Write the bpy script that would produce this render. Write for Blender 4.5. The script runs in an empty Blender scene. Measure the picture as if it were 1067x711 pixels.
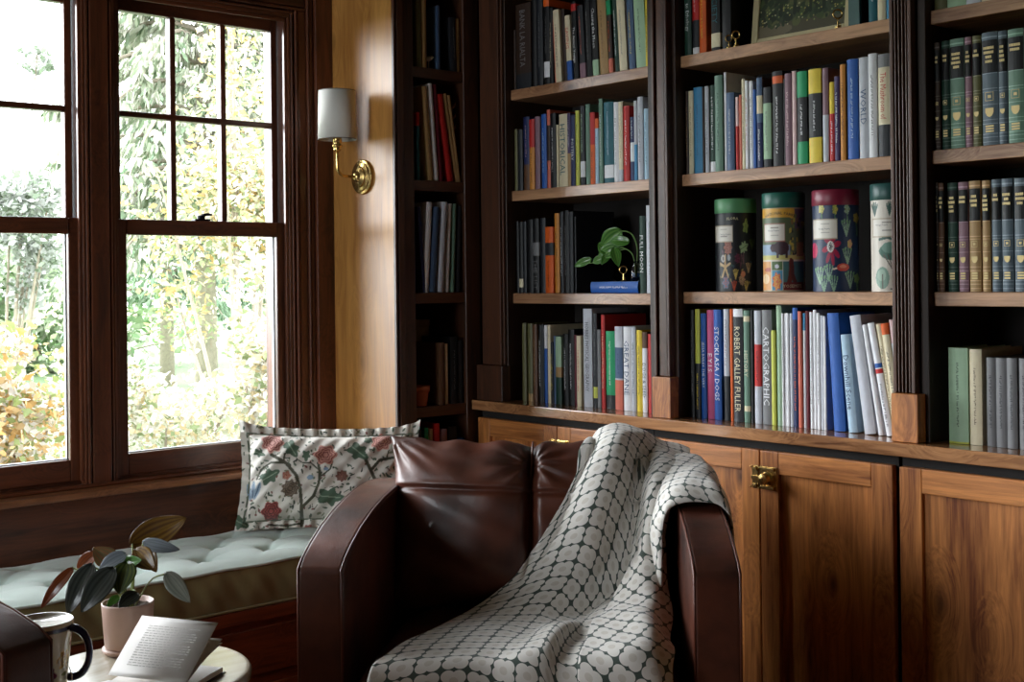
import bpy, bmesh, math, random
import numpy as np
from mathutils import Vector, Matrix

random.seed(7)
D = bpy.data
S = bpy.context.scene
COL = S.collection
PI = math.pi

# ---------------------------------------------------------------- camera, sky, light, exposure
def setup():
    cd = D.cameras.new('camera'); cam = D.objects.new('camera', cd); COL.objects.link(cam)
    yaw, pit, rol = math.radians(41.63), math.radians(0.195), math.radians(-0.65)
    f = Vector((math.sin(yaw)*math.cos(pit), math.cos(yaw)*math.cos(pit), math.sin(pit)))
    r = Vector((math.cos(yaw), -math.sin(yaw), 0)); u = r.cross(f)
    r2 = r*math.cos(rol) + u*math.sin(rol); u2 = -r*math.sin(rol) + u*math.cos(rol)
    m = Matrix((r2, u2, -f)).transposed().to_4x4(); m.translation = Vector((0, 0, 1.25))
    cam.matrix_world = m
    cd.sensor_width = 36; cd.lens = 1306/1067*36; cd.shift_y = -70.2/1067
    cd.clip_start = .02; cd.clip_end = 200
    S.camera = cam
    w = D.worlds.new('sky'); S.world = w; w.use_nodes = True
    bg = w.node_tree.nodes['Background']; bg.inputs[0].default_value = (.88, .95, 1.0, 1); bg.inputs[1].default_value = SKY
    S.view_settings.view_transform = 'Standard'; S.view_settings.look = 'None'
    S.view_settings.gamma = 1; S.view_settings.exposure = EXPOSURE; S.view_settings.use_curve_mapping = False
    S.cycles.max_bounces = 8; S.cycles.diffuse_bounces = 4; S.cycles.glossy_bounces = 4
    S.cycles.transparent_max_bounces = 12; S.cycles.sample_clamp_indirect = 6
    S.cycles.caustics_reflective = False; S.cycles.caustics_refractive = False
def portal(loc, rot, sx, sy):                 # sampling portal lying in a wall opening, gives no light of its own
    l = D.lights.new('window_portal', 'AREA'); l.shape = 'RECTANGLE'; l.size = sx; l.size_y = sy
    l.cycles.is_portal = True
    o = D.objects.new('window_portal', l); o.location = loc; o.rotation_euler = rot; COL.objects.link(o)
def daylight(loc, rot, sx, sy, power, color=(.9, .95, 1)):   # daylight falling through a window the room has
    l = D.lights.new('window_daylight', 'AREA'); l.shape = 'RECTANGLE'; l.size = sx; l.size_y = sy
    l.energy = power; l.color = color
    o = D.objects.new('window_daylight', l); o.location = loc; o.rotation_euler = rot; COL.objects.link(o)
SKY, EXPOSURE = 4.5, 1.22
setup()
WINS = [(1.586, 2.193), (.770, 1.498), (.075, .682), (-.620, -.013)]     # the four sashes of the window bank
for x0, x1 in WINS: portal(((x0+x1)/2, 3.72, 1.39), (math.radians(-90), 0, 0), x1-x0, 1.46)


def sun(direction, strength, angle, color):   # veiled sun behind bright cloud: very soft
    l = D.lights.new('veiled_sun', 'SUN'); l.energy = strength; l.angle = math.radians(angle); l.color = color
    o = D.objects.new('veiled_sun', l); o.rotation_euler = Vector(direction).to_track_quat('Z', 'Y').to_euler(); o.location = (-6, 10, 6); COL.objects.link(o)
sun((-.62, .72, .50), 6.0, 60, (.93, .97, 1))

portal((-1.71, 2.55, 1.45), (0, math.radians(-90), 0), 1.4, 1.3)         # opening added in the unseen left wall for more sky light

# ---------------------------------------------------------------- materials
PAL = {k: tuple(c/255 for c in v) for k, v in {
 'black': (14,14,16), 'charcoal': (34,36,41), 'grey': (118,118,120), 'pale grey': (190,193,202), 'white': (226,226,230),
 'cream': (222,210,178), 'tan': (165,132,88), 'brown': (92,62,42), 'dark brown': (52,36,27), 'maroon': (98,26,38),
 'red': (185,38,36), 'orange': (214,92,28), 'amber': (200,132,52), 'salmon': (208,108,86), 'pink': (196,84,130),
 'pale pink': (224,190,190), 'mauve': (136,104,116), 'purple': (66,50,92), 'navy': (30,40,84), 'blue': (34,88,168),
 'sky blue': (70,142,186), 'pale blue': (168,196,216), 'teal': (28,92,104), 'dark green': (26,58,46), 'green': (22,150,96),
 'grey green': (104,136,118), 'pale green': (160,190,158), 'olive': (96,94,60), 'lime': (196,200,84), 'yellow': (228,200,60),
 'slate blue': (72,94,126), 'blue grey': (84,98,108)}.items()}
def lin(c): return tuple(x/12.92 if x <= .04045 else ((x+.055)/1.055)**2.4 for x in c)
def hexc(h): return lin(tuple(int(h[i:i+2], 16)/255 for i in (0, 2, 4)))
MATS = {}
def newmat(name):
    m = D.materials.new(name); m.use_nodes = True
    return m, m.node_tree, m.node_tree.nodes['Principled BSDF']
def N(nt, t, **kw):
    n = nt.nodes.new(t)
    for k, v in kw.items(): setattr(n, k, v)
    return n
def flat(name, col, rough=.5, metal=0, coat=0, bump=0, bscale=200, var=.08, sheen=0, vscale=18, spec=None):
    if name in MATS: return MATS[name]
    m, nt, b = newmat(name)
    tc = N(nt, 'ShaderNodeTexCoord'); no = N(nt, 'ShaderNodeTexNoise'); no.inputs['Scale'].default_value = vscale
    no.inputs['Detail'].default_value = 5
    nt.links.new(tc.outputs['Object'], no.inputs['Vector'])
    mx = N(nt, 'ShaderNodeMixRGB'); mx.inputs[1].default_value = (*[c*(1-var*2) for c in col], 1); mx.inputs[2].default_value = (*[min(1, c*(1+var*2)) for c in col], 1)
    nt.links.new(no.outputs[0], mx.inputs[0]); nt.links.new(mx.outputs[0], b.inputs['Base Color'])
    b.inputs['Roughness'].default_value = rough; b.inputs['Metallic'].default_value = metal
    if spec is not None: b.inputs['Specular IOR Level'].default_value = spec
    b.inputs['Coat Weight'].default_value = coat; b.inputs['Sheen Weight'].default_value = sheen
    if bump:
        n2 = N(nt, 'ShaderNodeTexNoise'); n2.inputs['Scale'].default_value = bscale; n2.inputs['Detail'].default_value = 4
        nt.links.new(tc.outputs['Object'], n2.inputs['Vector'])
        bp = N(nt, 'ShaderNodeBump'); bp.inputs['Strength'].default_value = bump; bp.inputs['Distance'].default_value = .003
        nt.links.new(n2.outputs[0], bp.inputs['Height']); nt.links.new(bp.outputs[0], b.inputs['Normal'])
    MATS[name] = m; return m
def wood(name, light, dark, axis='z', rough=.35, knots=.5, coat=.15, grain=1.0):
    """stained knotty board: long grain streaks along one axis, swirls round the knots"""
    if name in MATS: return MATS[name]
    m, nt, b = newmat(name)
    L = nt.links.new
    tc = N(nt, 'ShaderNodeTexCoord'); oi = N(nt, 'ShaderNodeObjectInfo')
    off = N(nt, 'ShaderNodeVectorMath', operation='SCALE'); off.inputs['Scale'].default_value = 37
    cv = N(nt, 'ShaderNodeCombineXYZ')
    for i in range(3): L(oi.outputs['Random'], cv.inputs[i])
    L(cv.outputs[0], off.inputs[0])
    add = N(nt, 'ShaderNodeVectorMath', operation='ADD'); L(tc.outputs['Object'], add.inputs[0]); L(off.outputs[0], add.inputs[1])
    mp = N(nt, 'ShaderNodeMapping'); L(add.outputs[0], mp.inputs['Vector'])
    sc = {'x': (1, 9, 9), 'y': (9, 1, 9), 'z': (9, 9, 1)}[axis]; mp.inputs['Scale'].default_value = sc
    big = N(nt, 'ShaderNodeTexNoise'); big.inputs['Scale'].default_value = 1.3; big.inputs['Detail'].default_value = 3; big.inputs['Distortion'].default_value = 1.2
    L(mp.outputs[0], big.inputs['Vector'])
    mp2 = N(nt, 'ShaderNodeMapping'); L(add.outputs[0], mp2.inputs['Vector']); mp2.inputs['Scale'].default_value = tuple(s*(1 if s == 1 else 1.6) for s in sc)
    dis = N(nt, 'ShaderNodeMixRGB', blend_type='ADD'); dis.inputs[0].default_value = .55
    L(mp2.outputs[0], dis.inputs[1]); L(big.outputs[1], dis.inputs[2])
    fine = N(nt, 'ShaderNodeTexNoise'); fine.inputs['Scale'].default_value = 7*grain; fine.inputs['Detail'].default_value = 7; fine.inputs['Roughness'].default_value = .62
    vo = N(nt, 'ShaderNodeTexVoronoi'); vo.inputs['Scale'].default_value = 1.0
    mp3 = N(nt, 'ShaderNodeMapping'); L(add.outputs[0], mp3.inputs['Vector']); mp3.inputs['Scale'].default_value = {'x': (4.0, .3, 9), 'y': (.3, 4.0, 9), 'z': (.3, 7, 3.2)}[axis]; vo.inputs['Randomness'].default_value = 1
    L(mp3.outputs[0], vo.inputs['Vector'])
    kr = N(nt, 'ShaderNodeValToRGB'); kr.color_ramp.elements[0].position = .02; kr.color_ramp.elements[0].color = (1, 1, 1, 1)
    kr.color_ramp.elements[1].position = .15; kr.color_ramp.elements[1].color = (0, 0, 0, 1)
    L(vo.outputs['Distance'], kr.inputs[0])
    sw = N(nt, 'ShaderNodeMapRange'); sw.inputs['From Max'].default_value = .45; sw.inputs['To Min'].default_value = 1.1; sw.inputs['To Max'].default_value = 0; L(vo.outputs['Distance'], sw.inputs['Value'])
    swv = N(nt, 'ShaderNodeVectorMath', operation='ADD'); L(dis.outputs[0], swv.inputs[0]); L(sw.outputs[0], swv.inputs[1]); L(swv.outputs[0], fine.inputs['Vector'])
    m1 = N(nt, 'ShaderNodeMath', operation='MULTIPLY'); L(big.outputs[0], m1.inputs[0]); m1.inputs[1].default_value = .8
    m2 = N(nt, 'ShaderNodeMath', operation='MULTIPLY_ADD'); L(fine.outputs[0], m2.inputs[0]); m2.inputs[1].default_value = .75; L(m1.outputs[0], m2.inputs[2])
    cr = N(nt, 'ShaderNodeValToRGB'); e = cr.color_ramp.elements
    e[0].position = .52; e[0].color = (*dark, 1); e[1].position = .98; e[1].color = (*light, 1)
    mid = e.new(.76); mid.color = (*[(a*.55+b_*.45) for a, b_ in zip(light, dark)], 1)
    L(m2.outputs[0], cr.inputs[0])
    mk = N(nt, 'ShaderNodeMixRGB'); L(cr.outputs[0], mk.inputs[1]); mk.inputs[2].default_value = (*[d*.45 for d in dark], 1)
    mm = N(nt, 'ShaderNodeMath', operation='MULTIPLY'); L(kr.outputs[0], mm.inputs[0]); mm.inputs[1].default_value = knots
    L(mm.outputs[0], mk.inputs[0]); L(mk.outputs[0], b.inputs['Base Color'])
    b.inputs['Roughness'].default_value = rough; b.inputs['Coat Weight'].default_value = coat; b.inputs['Coat Roughness'].default_value = .2
    bp = N(nt, 'ShaderNodeBump'); bp.inputs['Strength'].default_value = .12; bp.inputs['Distance'].default_value = .002
    L(fine.outputs[0], bp.inputs['Height']); L(bp.outputs[0], b.inputs['Normal'])
    MATS[name] = m; return m
def vcmat(name, rough=.6, coat=0, sheen=0, bump=0):
    if name in MATS: return MATS[name]
    m, nt, b = newmat(name)
    a = N(nt, 'ShaderNodeAttribute', attribute_name='Col'); nt.links.new(a.outputs['Color'], b.inputs['Base Color'])
    b.inputs['Roughness'].default_value = rough; b.inputs['Coat Weight'].default_value = coat; b.inputs['Sheen Weight'].default_value = sheen
    if bump:
        n2 = N(nt, 'ShaderNodeTexNoise'); n2.inputs['Scale'].default_value = 120
        tc = N(nt, 'ShaderNodeTexCoord'); nt.links.new(tc.outputs['Object'], n2.inputs['Vector'])
        bp = N(nt, 'ShaderNodeBump'); bp.inputs['Strength'].default_value = bump; bp.inputs['Distance'].default_value = .004
        nt.links.new(n2.outputs[0], bp.inputs['Height']); nt.links.new(bp.outputs[0], b.inputs['Normal'])
    MATS[name] = m; return m
AL, AD = hexc('D68C4C'), hexc('6A3418')           # knotty alder, brown stain
WV = wood('alder_vertical', AL, AD, 'z', knots=.95)
WY = wood('alder_along_y', AL, AD, 'y', knots=.9)
WX = wood('alder_along_x', AL, AD, 'x', knots=.5)
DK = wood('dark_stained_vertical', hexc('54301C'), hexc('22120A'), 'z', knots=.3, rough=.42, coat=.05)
SIDE = wood('shade_darkened_vertical', hexc('38200F'), hexc('180C06'), 'z', knots=.1, rough=.5, coat=0)  # bay sides: the stained wood coloured darker for the shade inside
DKX = wood('dark_stained_along_x', hexc('5A331C'), hexc('24130A'), 'x', knots=.2, rough=.3)
DKY = wood('dark_stained_along_y', hexc('5A331C'), hexc('24130A'), 'y', knots=.2, rough=.3)
SHW = wood('shelf_wood_along_y', hexc('C49670'), hexc('6E462C'), 'y', knots=.9)
TRV = wood('trim_wood_vertical', hexc('6E3C24'), hexc('2E160B'), 'z', knots=.2, rough=.36)
TRX = wood('trim_wood_along_x', hexc('6E3C24'), hexc('2E160B'), 'x', knots=.2, rough=.36)
SEATW = wood('seat_base_wood', hexc('8A3F1C'), hexc('3A160A'), 'x', knots=.1, rough=.4)
PINE = wood('honey_pine_vertical', hexc('C08A48'), hexc('8C5520'), 'z', knots=.6, rough=.40, coat=.04, grain=.6)
BRASS = flat('brass', hexc('D0B070'), .25, 1, var=.05)
DBRASS = flat('aged_brass', hexc('8F7440'), .35, 1)
def colmat(cname):
    c = cname.rstrip('0123456789')
    return flat('cloth_'+c.replace(' ', '_'), lin(PAL[c]), .48, var=.1, vscale=30, spec=.3)

# ---------------------------------------------------------------- mesh helpers
class MB:
    def __init__(s): s.v = []; s.f = []; s.mi = []; s.mats = []; s.uv = None; s.col = None
    def m(s, mat):
        if mat not in s.mats: s.mats.append(mat)
        return s.mats.index(mat)
    def add(s, vs, fs, mat):
        o = len(s.v); i = s.m(mat); s.v += [tuple(v) for v in vs]; s.f += [tuple(a+o for a in f) for f in fs]; s.mi += [i]*len(fs); return s
    def box(s, x0, x1, y0, y1, z0, z1, mat):
        if x0 > x1: x0, x1 = x1, x0
        if y0 > y1: y0, y1 = y1, y0
        return s.add([(x, y, z) for z in (z0, z1) for y in (y0, y1) for x in (x0, x1)],
                     [(0,2,3,1), (4,5,7,6), (0,1,5,4), (2,6,7,3), (0,4,6,2), (1,3,7,5)], mat)
    def tube(s, pts, r, mat, n=10, cap=True):
        pts = [Vector(p) for p in pts]; rs = r if isinstance(r, (list, tuple)) else [r]*len(pts)
        vs = []; t0 = None; up = Vector((0, 0, 1))
        for i, p in enumerate(pts):
            t = (pts[min(i+1, len(pts)-1)]-pts[max(i-1, 0)]).normalized()
            if t0 is None:
                a = t.cross(up) if abs(t.z) < .95 else t.cross(Vector((1, 0, 0)))
            else: a = a - t*a.dot(t)
            a.normalize(); b = t.cross(a); t0 = t
            vs += [p+(a*math.cos(2*PI*k/n)+b*math.sin(2*PI*k/n))*rs[i] for k in range(n)]
        fs = [(i*n+k, i*n+(k+1) % n, (i+1)*n+(k+1) % n, (i+1)*n+k) for i in range(len(pts)-1) for k in range(n)]
        if cap: fs += [tuple(range(n-1, -1, -1)), tuple((len(pts)-1)*n+k for k in range(n))]
        return s.add(vs, fs, mat)
    def lathe(s, prof, mat, c=(0, 0, 0), n=40, axis='z', closed=False):
        vs = []
        for r, h in prof:
            for k in range(n):
                a = 2*PI*k/n; x, y = r*math.cos(a), r*math.sin(a)
                q = (x, y, h) if axis == 'z' else ((-h, x, y) if axis == 'x' else (x, -h, y))
                vs.append((q[0]+c[0], q[1]+c[1], q[2]+c[2]))
        L = len(prof); fs = [(i*n+k, i*n+(k+1) % n, (i+1)*n+(k+1) % n, (i+1)*n+k) for i in range(L-1) for k in range(n)]
        if not closed:
            if prof[0][0] > 1e-5: fs.append(tuple(range(n-1, -1, -1)))
            if prof[-1][0] > 1e-5: fs.append(tuple((L-1)*n+k for k in range(n)))
        return s.add(vs, fs, mat)
    def grid(s, P, mat, wrap=False):
        """P[i][j] points"""
        h, w = len(P), len(P[0]); vs = [p for row in P for p in row]
        fs = [(i*w+j, i*w+(j+1) % w, (i+1)*w+(j+1) % w, (i+1)*w+j) for i in range(h-1) for j in range(w if wrap else w-1)]
        return s.add(vs, fs, mat)
    def build(s, name, parent=None, smooth=False, bevel=0, seg=2, sub=0, solid=0, loc=None, fix=True, hard=False):
        me = D.meshes.new(name); me.from_pydata(s.v, [], s.f)
        for m in s.mats: me.materials.append(m)
        me.polygons.foreach_set('material_index', s.mi)
        if s.uv is not None:
            ul = me.uv_layers.new(name='UVMap'); li = np.empty(len(me.loops), dtype=np.int32); me.loops.foreach_get('vertex_index', li)
            ul.data.foreach_set('uv', np.asarray(s.uv, dtype=np.float32)[li].ravel())
        if s.col is not None:
            ca = me.color_attributes.new('Col', 'FLOAT_COLOR', 'POINT')
            ca.data.foreach_set('color', np.c_[s.col, np.ones(len(s.col))].astype(np.float32).ravel())
        if fix:
            bm = bmesh.new(); bm.from_mesh(me); bmesh.ops.recalc_face_normals(bm, faces=bm.faces); bm.to_mesh(me); bm.free()
        if smooth: me.polygons.foreach_set('use_smooth', [True]*len(me.polygons))
        o = D.objects.new(name, me); COL.objects.link(o)
        if loc: o.location = loc
        if parent: o.parent = parent
        if solid:
            md = o.modifiers.new('thickness', 'SOLIDIFY'); md.thickness = solid; md.offset = 0
        if bevel:
            md = o.modifiers.new('edges', 'BEVEL'); md.width = bevel; md.segments = seg; md.limit_method = 'ANGLE'; md.angle_limit = .7
            md.harden_normals = bool(smooth and hard)
        if sub:
            md = o.modifiers.new('smooth', 'SUBSURF'); md.levels = sub; md.render_levels = sub
        return o
def tag(o, label=None, cat=None, group=None, kind=None):
    if label: o['label'] = label
    if cat: o['category'] = cat
    if group: o['group'] = group
    if kind: o['kind'] = kind
    return o
def thing(name, label, cat, loc=(0, 0, 0), rz=0, group=None):
    o = D.objects.new(name, None); COL.objects.link(o); o.location = loc; o.rotation_euler = (0, 0, rz)
    o.empty_display_size = .05
    return tag(o, label, cat, group)
def struct(name, mb, parent=None, bevel=0, **k):
    o = mb.build(name, parent, bevel=bevel, **k)
    if not parent: o['kind'] = 'structure'
    return o
TXT = {}
def text_geo(txt, size=1.0):
    """letters as flat outlines: verts (x right, y up), faces; centred"""
    if txt in TXT: return TXT[txt]
    cu = D.curves.new('t', 'FONT'); cu.body = txt; cu.size = 1; cu.resolution_u = 1; cu.align_x = 'CENTER'; cu.align_y = 'CENTER'
    ob = D.objects.new('t', cu); COL.objects.link(ob)
    dg = bpy.context.evaluated_depsgraph_get(); me = ob.evaluated_get(dg).to_mesh()
    vs = [tuple(v.co) for v in me.vertices]; fs = [tuple(p.vertices) for p in me.polygons]
    ob.evaluated_get(dg).to_mesh_clear(); D.objects.remove(ob); D.curves.remove(cu)
    xs = [v[0] for v in vs]; w = max(xs)-min(xs); ys = [v[1] for v in vs]; h = max(ys)-min(ys); cx = (max(xs)+min(xs))/2; cy = (max(ys)+min(ys))/2
    vs = [(v[0]-cx, v[1]-cy) for v in vs]
    TXT[txt] = (vs, fs, w, h); return TXT[txt]
class Paint:
    """colours evaluated at sample positions: the printed pattern of a cloth, a tin, a mug"""
    def __init__(s, X, Y, base): s.X = np.asarray(X, float); s.Y = np.asarray(Y, float); s.C = np.tile(np.array(lin(base)), (s.X.size, 1)).astype(float)
    def put(s, mask, c): s.C[mask] = lin(c)
    def ell(s, cx, cy, rx, ry, c, ang=0):
        a = math.radians(ang); dx, dy = s.X-cx, s.Y-cy; u = dx*math.cos(a)+dy*math.sin(a); v = -dx*math.sin(a)+dy*math.cos(a)
        s.put((u/rx)**2+(v/ry)**2 < 1, c)
    def rect(s, x0, y0, x1, y1, c): s.put((s.X > x0) & (s.X < x1) & (s.Y > y0) & (s.Y < y1), c)
    def line(s, pts, w, c):
        for (x0, y0), (x1, y1) in zip(pts[:-1], pts[1:]):
            dx, dy = x1-x0, y1-y0; t = np.clip(((s.X-x0)*dx+(s.Y-y0)*dy)/(dx*dx+dy*dy+1e-9), 0, 1)
            s.put(np.hypot(s.X-x0-t*dx, s.Y-y0-t*dy) < w, c)
    def flower(s, cx, cy, r, c, c2, n=7, core=None):
        d = np.hypot(s.X-cx, s.Y-cy); a = np.arctan2(s.Y-cy, s.X-cx); e = r*(1+.13*np.cos(n*a))
        s.put(d < e, c)
        for k in (.86, .6, .34): s.put((d < e*k) & (d > e*k-r*.12), c2)
        if core: s.put(d < r*.2, core)
    def leafy(s, cx, cy, r, c, c2, ang=0, n=5):
        a0 = math.radians(ang); dx, dy = s.X-cx, s.Y-cy; u = dx*math.cos(a0)+dy*math.sin(a0); v = -dx*math.sin(a0)+dy*math.cos(a0)
        d = np.hypot(u, v*1.5); a = np.arctan2(v, u); s.put(d < r*(1+.22*np.cos(n*a)), c); s.put((np.abs(v) < r*.05) & (np.abs(u) < r*.9), c2)
def C(h): return tuple(int(h[i:i+2], 16)/255 for i in (0, 2, 4))
# ================================================================ THE SETTING
XL, YB, CEIL = -1.6, -1.7, 2.62
PLAS = flat('plaster', hexc('7A6650'), .8)
FLOORM = wood('floor_boards', hexc('7A4A28'), hexc('3A2010'), 'x', knots=.1)
struct('floor', MB().box(XL-.1, 3.2, YB-.1, 3.66, -.06, 0, FLOORM))
struct('ceiling', MB().box(XL-.1, 3.2, YB-.1, 3.72, CEIL, CEIL+.08, flat('ceiling_paint', hexc('8A7A64'), .9)))
struct('wall_right', MB().box(3.03, 3.13, YB-.1, 3.72, 0, CEIL, DK))
struct('wall_back', MB().box(XL-.1, 3.13, YB-.1, YB, 0, CEIL, PLAS))
wl = MB(); wl.box(XL-.1, XL, YB, 1.9, 0, CEIL, PLAS); wl.box(XL-.1, XL, 3.2, 3.72, 0, CEIL, PLAS)  # unseen left wall, with an opening added to let in fill light
wl.box(XL-.1, XL, 1.9, 3.2, 0, .75, PLAS); wl.box(XL-.1, XL, 1.9, 3.2, 2.15, CEIL, PLAS); struct('wall_left', wl)
Z0, Z1, YW = .66, 2.125, 3.556
ww = MB(); xs = sorted([a for w in WINS for a in w])
ww.box(XL, 3.03, 3.58, 3.72, 0, Z0, DKX); ww.box(XL, 3.03, 3.58, 3.72, Z1, CEIL, DKX)
edges = [XL] + xs + [3.03]
for i in range(0, len(edges), 2): ww.box(edges[i], edges[i+1], 3.58, 3.72, Z0, Z1, DK)
struct('wall_window', ww)

GLASS, gnt, gb = newmat('window_glass')
gnt.nodes.remove(gb); _o = gnt.nodes['Material Output']; _t = N(gnt, 'ShaderNodeBsdfTransparent'); _g = N(gnt, 'ShaderNodeBsdfGlossy'); _g.inputs['Roughness'].default_value = .02
_m = N(gnt, 'ShaderNodeMixShader'); _f = N(gnt, 'ShaderNodeFresnel'); _f.inputs[0].default_value = 1.35
gnt.links.new(_f.outputs[0], _m.inputs[0]); gnt.links.new(_t.outputs[0], _m.inputs[1]); gnt.links.new(_g.outputs[0], _m.inputs[2]); gnt.links.new(_m.outputs[0], _o.inputs['Surface'])
SPACER = flat('glazing_spacer', hexc('C9CCD2'), .4)
BLK = flat('black_metal', hexc('15151A'), .35, .6)

def window(i, x0, x1):
    w = thing('window_%d' % i, None, None, (0, 0, 0)); w['kind'] = 'structure'
    fr = MB()                                             # jamb liners stepping back
    for a, b in ((x0-.002, x0+.006), (x1-.006, x1+.002)): fr.box(a, b, 3.556, 3.70, Z0, Z1, TRV)
    fr.box(x0, x1, 3.556, 3.70, Z1-.012, Z1+.002, TRX); fr.box(x0, x1, 3.585, 3.72, Z0-.002, Z0+.012, TRX)
    for a, b in ((x0+.006, x0+.016), (x1-.016, x1-.006)): fr.box(a, b, 3.562, 3.575, Z0+.012, Z1-.012, TRV)
    fr.box(x0+.006, x1-.006, 3.562, 3.575, Z1-.024, Z1-.012, TRX)
    fr.build('frame', w, bevel=.002)
    # lower sash, nearer the room
    a, b = x0+.010, x1-.010; zr = 1.440
    lo = MB(); y0, y1 = 3.580, 3.612
    lo.box(a, a+.040, y0, y1, Z0+.012, zr, TRV); lo.box(b-.030, b, y0, y1, Z0+.012, zr, TRV)
    lo.box(a+.040, b-.030, y0, y1, Z0+.012, .735, TRX); lo.box(a+.0401, b-.0301, y0-.003, y1, 1.393, zr, TRX)
    s = lo.build('lower_sash', w, bevel=.003)
    MB().box(a+.04, b-.03, 3.598, 3.601, .735, 1.393, GLASS).build('glass_pane', s)
    sp = MB()
    for q in ((a+.04, a+.043, .735, 1.393), (b-.033, b-.03, .735, 1.393)): sp.box(q[0], q[1], 3.602, 3.611, q[2], q[3], SPACER)
    sp.box(a+.04, b-.03, 3.602, 3.611, .735, .738, SPACER); sp.build('glazing_bead', s)
    # upper sash, further out, six lights
    up = MB(); y0, y1 = 3.618, 3.650
    up.box(a, a+.040, y0, y1, 1.40, Z1-.012, TRV); up.box(b-.022, b, y0, y1, 1.40, Z1-.012, TRV)
    up.box(a+.04, b-.022, y0, y1, 2.075, Z1-.012, TRX); up.box(a+.04, b-.022, y0, y1, 1.396, 1.436, TRX)
    s = up.build('upper_sash', w, bevel=.003)
    g0, g1 = a+.04, b-.022
    MB().box(g0, g1, 3.634, 3.637, 1.436, 2.075, GLASS).build('glass_pane', s)
    mu = MB()
    for k in (1, 2):
        xm = g0+(g1-g0)*k/3; mu.box(xm-.009, xm+.009, 3.618, 3.652, 1.436, 2.075, TRV)
    mu.box(g0, g1, 3.616, 3.652, 1.7535, 1.7715, TRX); mu.build('muntin', s, bevel=.004)
    if i == 1:
        lk = MB(); cx = (x0+x1)/2
        lk.box(cx-.026, cx+.026, 3.583, 3.607, 1.440, 1.446, BLK); lk.lathe([(.013, 1.446), (.013, 1.456), (.006, 1.459)], BLK, (cx, 3.595, 0), n=16)
        lk.tube([(cx, 3.595, 1.457), (cx+.02, 3.588, 1.461), (cx+.034, 3.586, 1.460)], [.005, .005, .003], BLK); lk.build('sash_lock', w, bevel=.001)
for i, (x0, x1) in enumerate(WINS): window(i+1, x0, x1)
# casings, mullion boards and the beaded moulding round the bank of windows
def vboard(mb, x0, x1, y, z0, z1, d=.02, m=TRV): mb.box(x0, x1, y-d, 3.582, z0, z1, m)
tr = MB()
for k in range(3):
    a, b = WINS[k+1][1], WINS[k][0]
    vboard(tr, a+.016, b-.014, YW, Z0-.01, Z1+.012, .004)
    vboard(tr, a+.003, a+.012, YW, Z0-.01, Z1+.012, .004); vboard(tr, b-.010, b-.003, YW, Z0-.01, Z1+.012, .002)
struct('trim_1', tr, bevel=.004)
tr = MB()
for a, b, d in ((2.197, 2.205, .004), (2.210, 2.219, .010), (2.2215, 2.252, .006), (2.2525, 2.260, .016), (2.2625, 2.276, .012), (2.279, 2.346, .024)):
    vboard(tr, a, b, YW, Z0-.01, 2.4 if a > 2.25 else Z1+.014, d)
struct('trim_2', tr, bevel=.0035, seg=3)
tr = MB()
for z0, z1, d in ((Z1+.002, Z1+.010, .004), (Z1+.014, Z1+.024, .010), (Z1+.027, Z1+.055, .006), (Z1+.057, Z1+.066, .016), (Z1+.07, Z1+.30, .012)):
    tr.box(XL, 2.25 if z1 < Z1+.06 else 2.25, YW-d, 3.582, z0, z1, TRX)
struct('trim_3', tr, bevel=.0035, seg=3)
SILLM = wood('sill_wood', hexc('A8704A'), hexc('5A3420'), 'x', knots=.1, rough=.3, coat=.3)
st = MB(); st.box(XL, 2.342, 3.492, 3.59, .632, .652, SILLM); st.box(XL, 2.342, 3.545, 3.582, .652, .664, TRX); struct('trim_4', st, bevel=.005, seg=3)
ap = MB(); ap.box(XL, 2.342, 3.528, 3.585, .30, .632, TRX); struct('trim_5', ap, bevel=.003)      # board under the sill
# honey pine return beside the windows
pn = MB(); pn.box(2.346, 2.376, 3.192, 3.60, 0, CEIL, PINE); struct('wall_alcove', pn)
pt = MB(); pt.box(2.340, 2.3475, 3.180, 3.193, 0, CEIL, DK); struct('trim_6', pt, bevel=.002)

# ================================================================ BOOKCASES
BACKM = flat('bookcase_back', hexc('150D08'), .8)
SH = 2.718
def bookcase(label, ya, yb, shelves, zt=2.4):
    t = thing('bookcase', label, 'bookcase')
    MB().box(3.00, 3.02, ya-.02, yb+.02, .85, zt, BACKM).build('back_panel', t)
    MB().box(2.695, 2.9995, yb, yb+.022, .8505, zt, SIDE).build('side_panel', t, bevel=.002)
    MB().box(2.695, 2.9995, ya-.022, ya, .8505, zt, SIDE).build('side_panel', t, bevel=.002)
    for z in shelves:
        MB().box(SH, 2.9995, ya+.0005, yb-.0005, z-.033, z, SHW).build('shelf', t, bevel=.002)
    MB().box(2.695, 2.9995, ya+.0005, yb-.0005, zt-.04, zt, DKY).build('top', t)
    return t
bookcase('middle dark wood bookcase bay with the trailing plant on its third shelf', 2.435, 3.055, (1.200, 1.533, 1.862, 2.20))
bookcase('right-hand dark wood bookcase bay holding the four round canisters', 1.640, 2.330, (1.205, 1.537, 1.872, 2.21))
bookcase('far right dark wood bookcase bay with rows of gilt bound classics', .90, 1.556, (1.205, 1.541, 1.872, 2.21))
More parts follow.
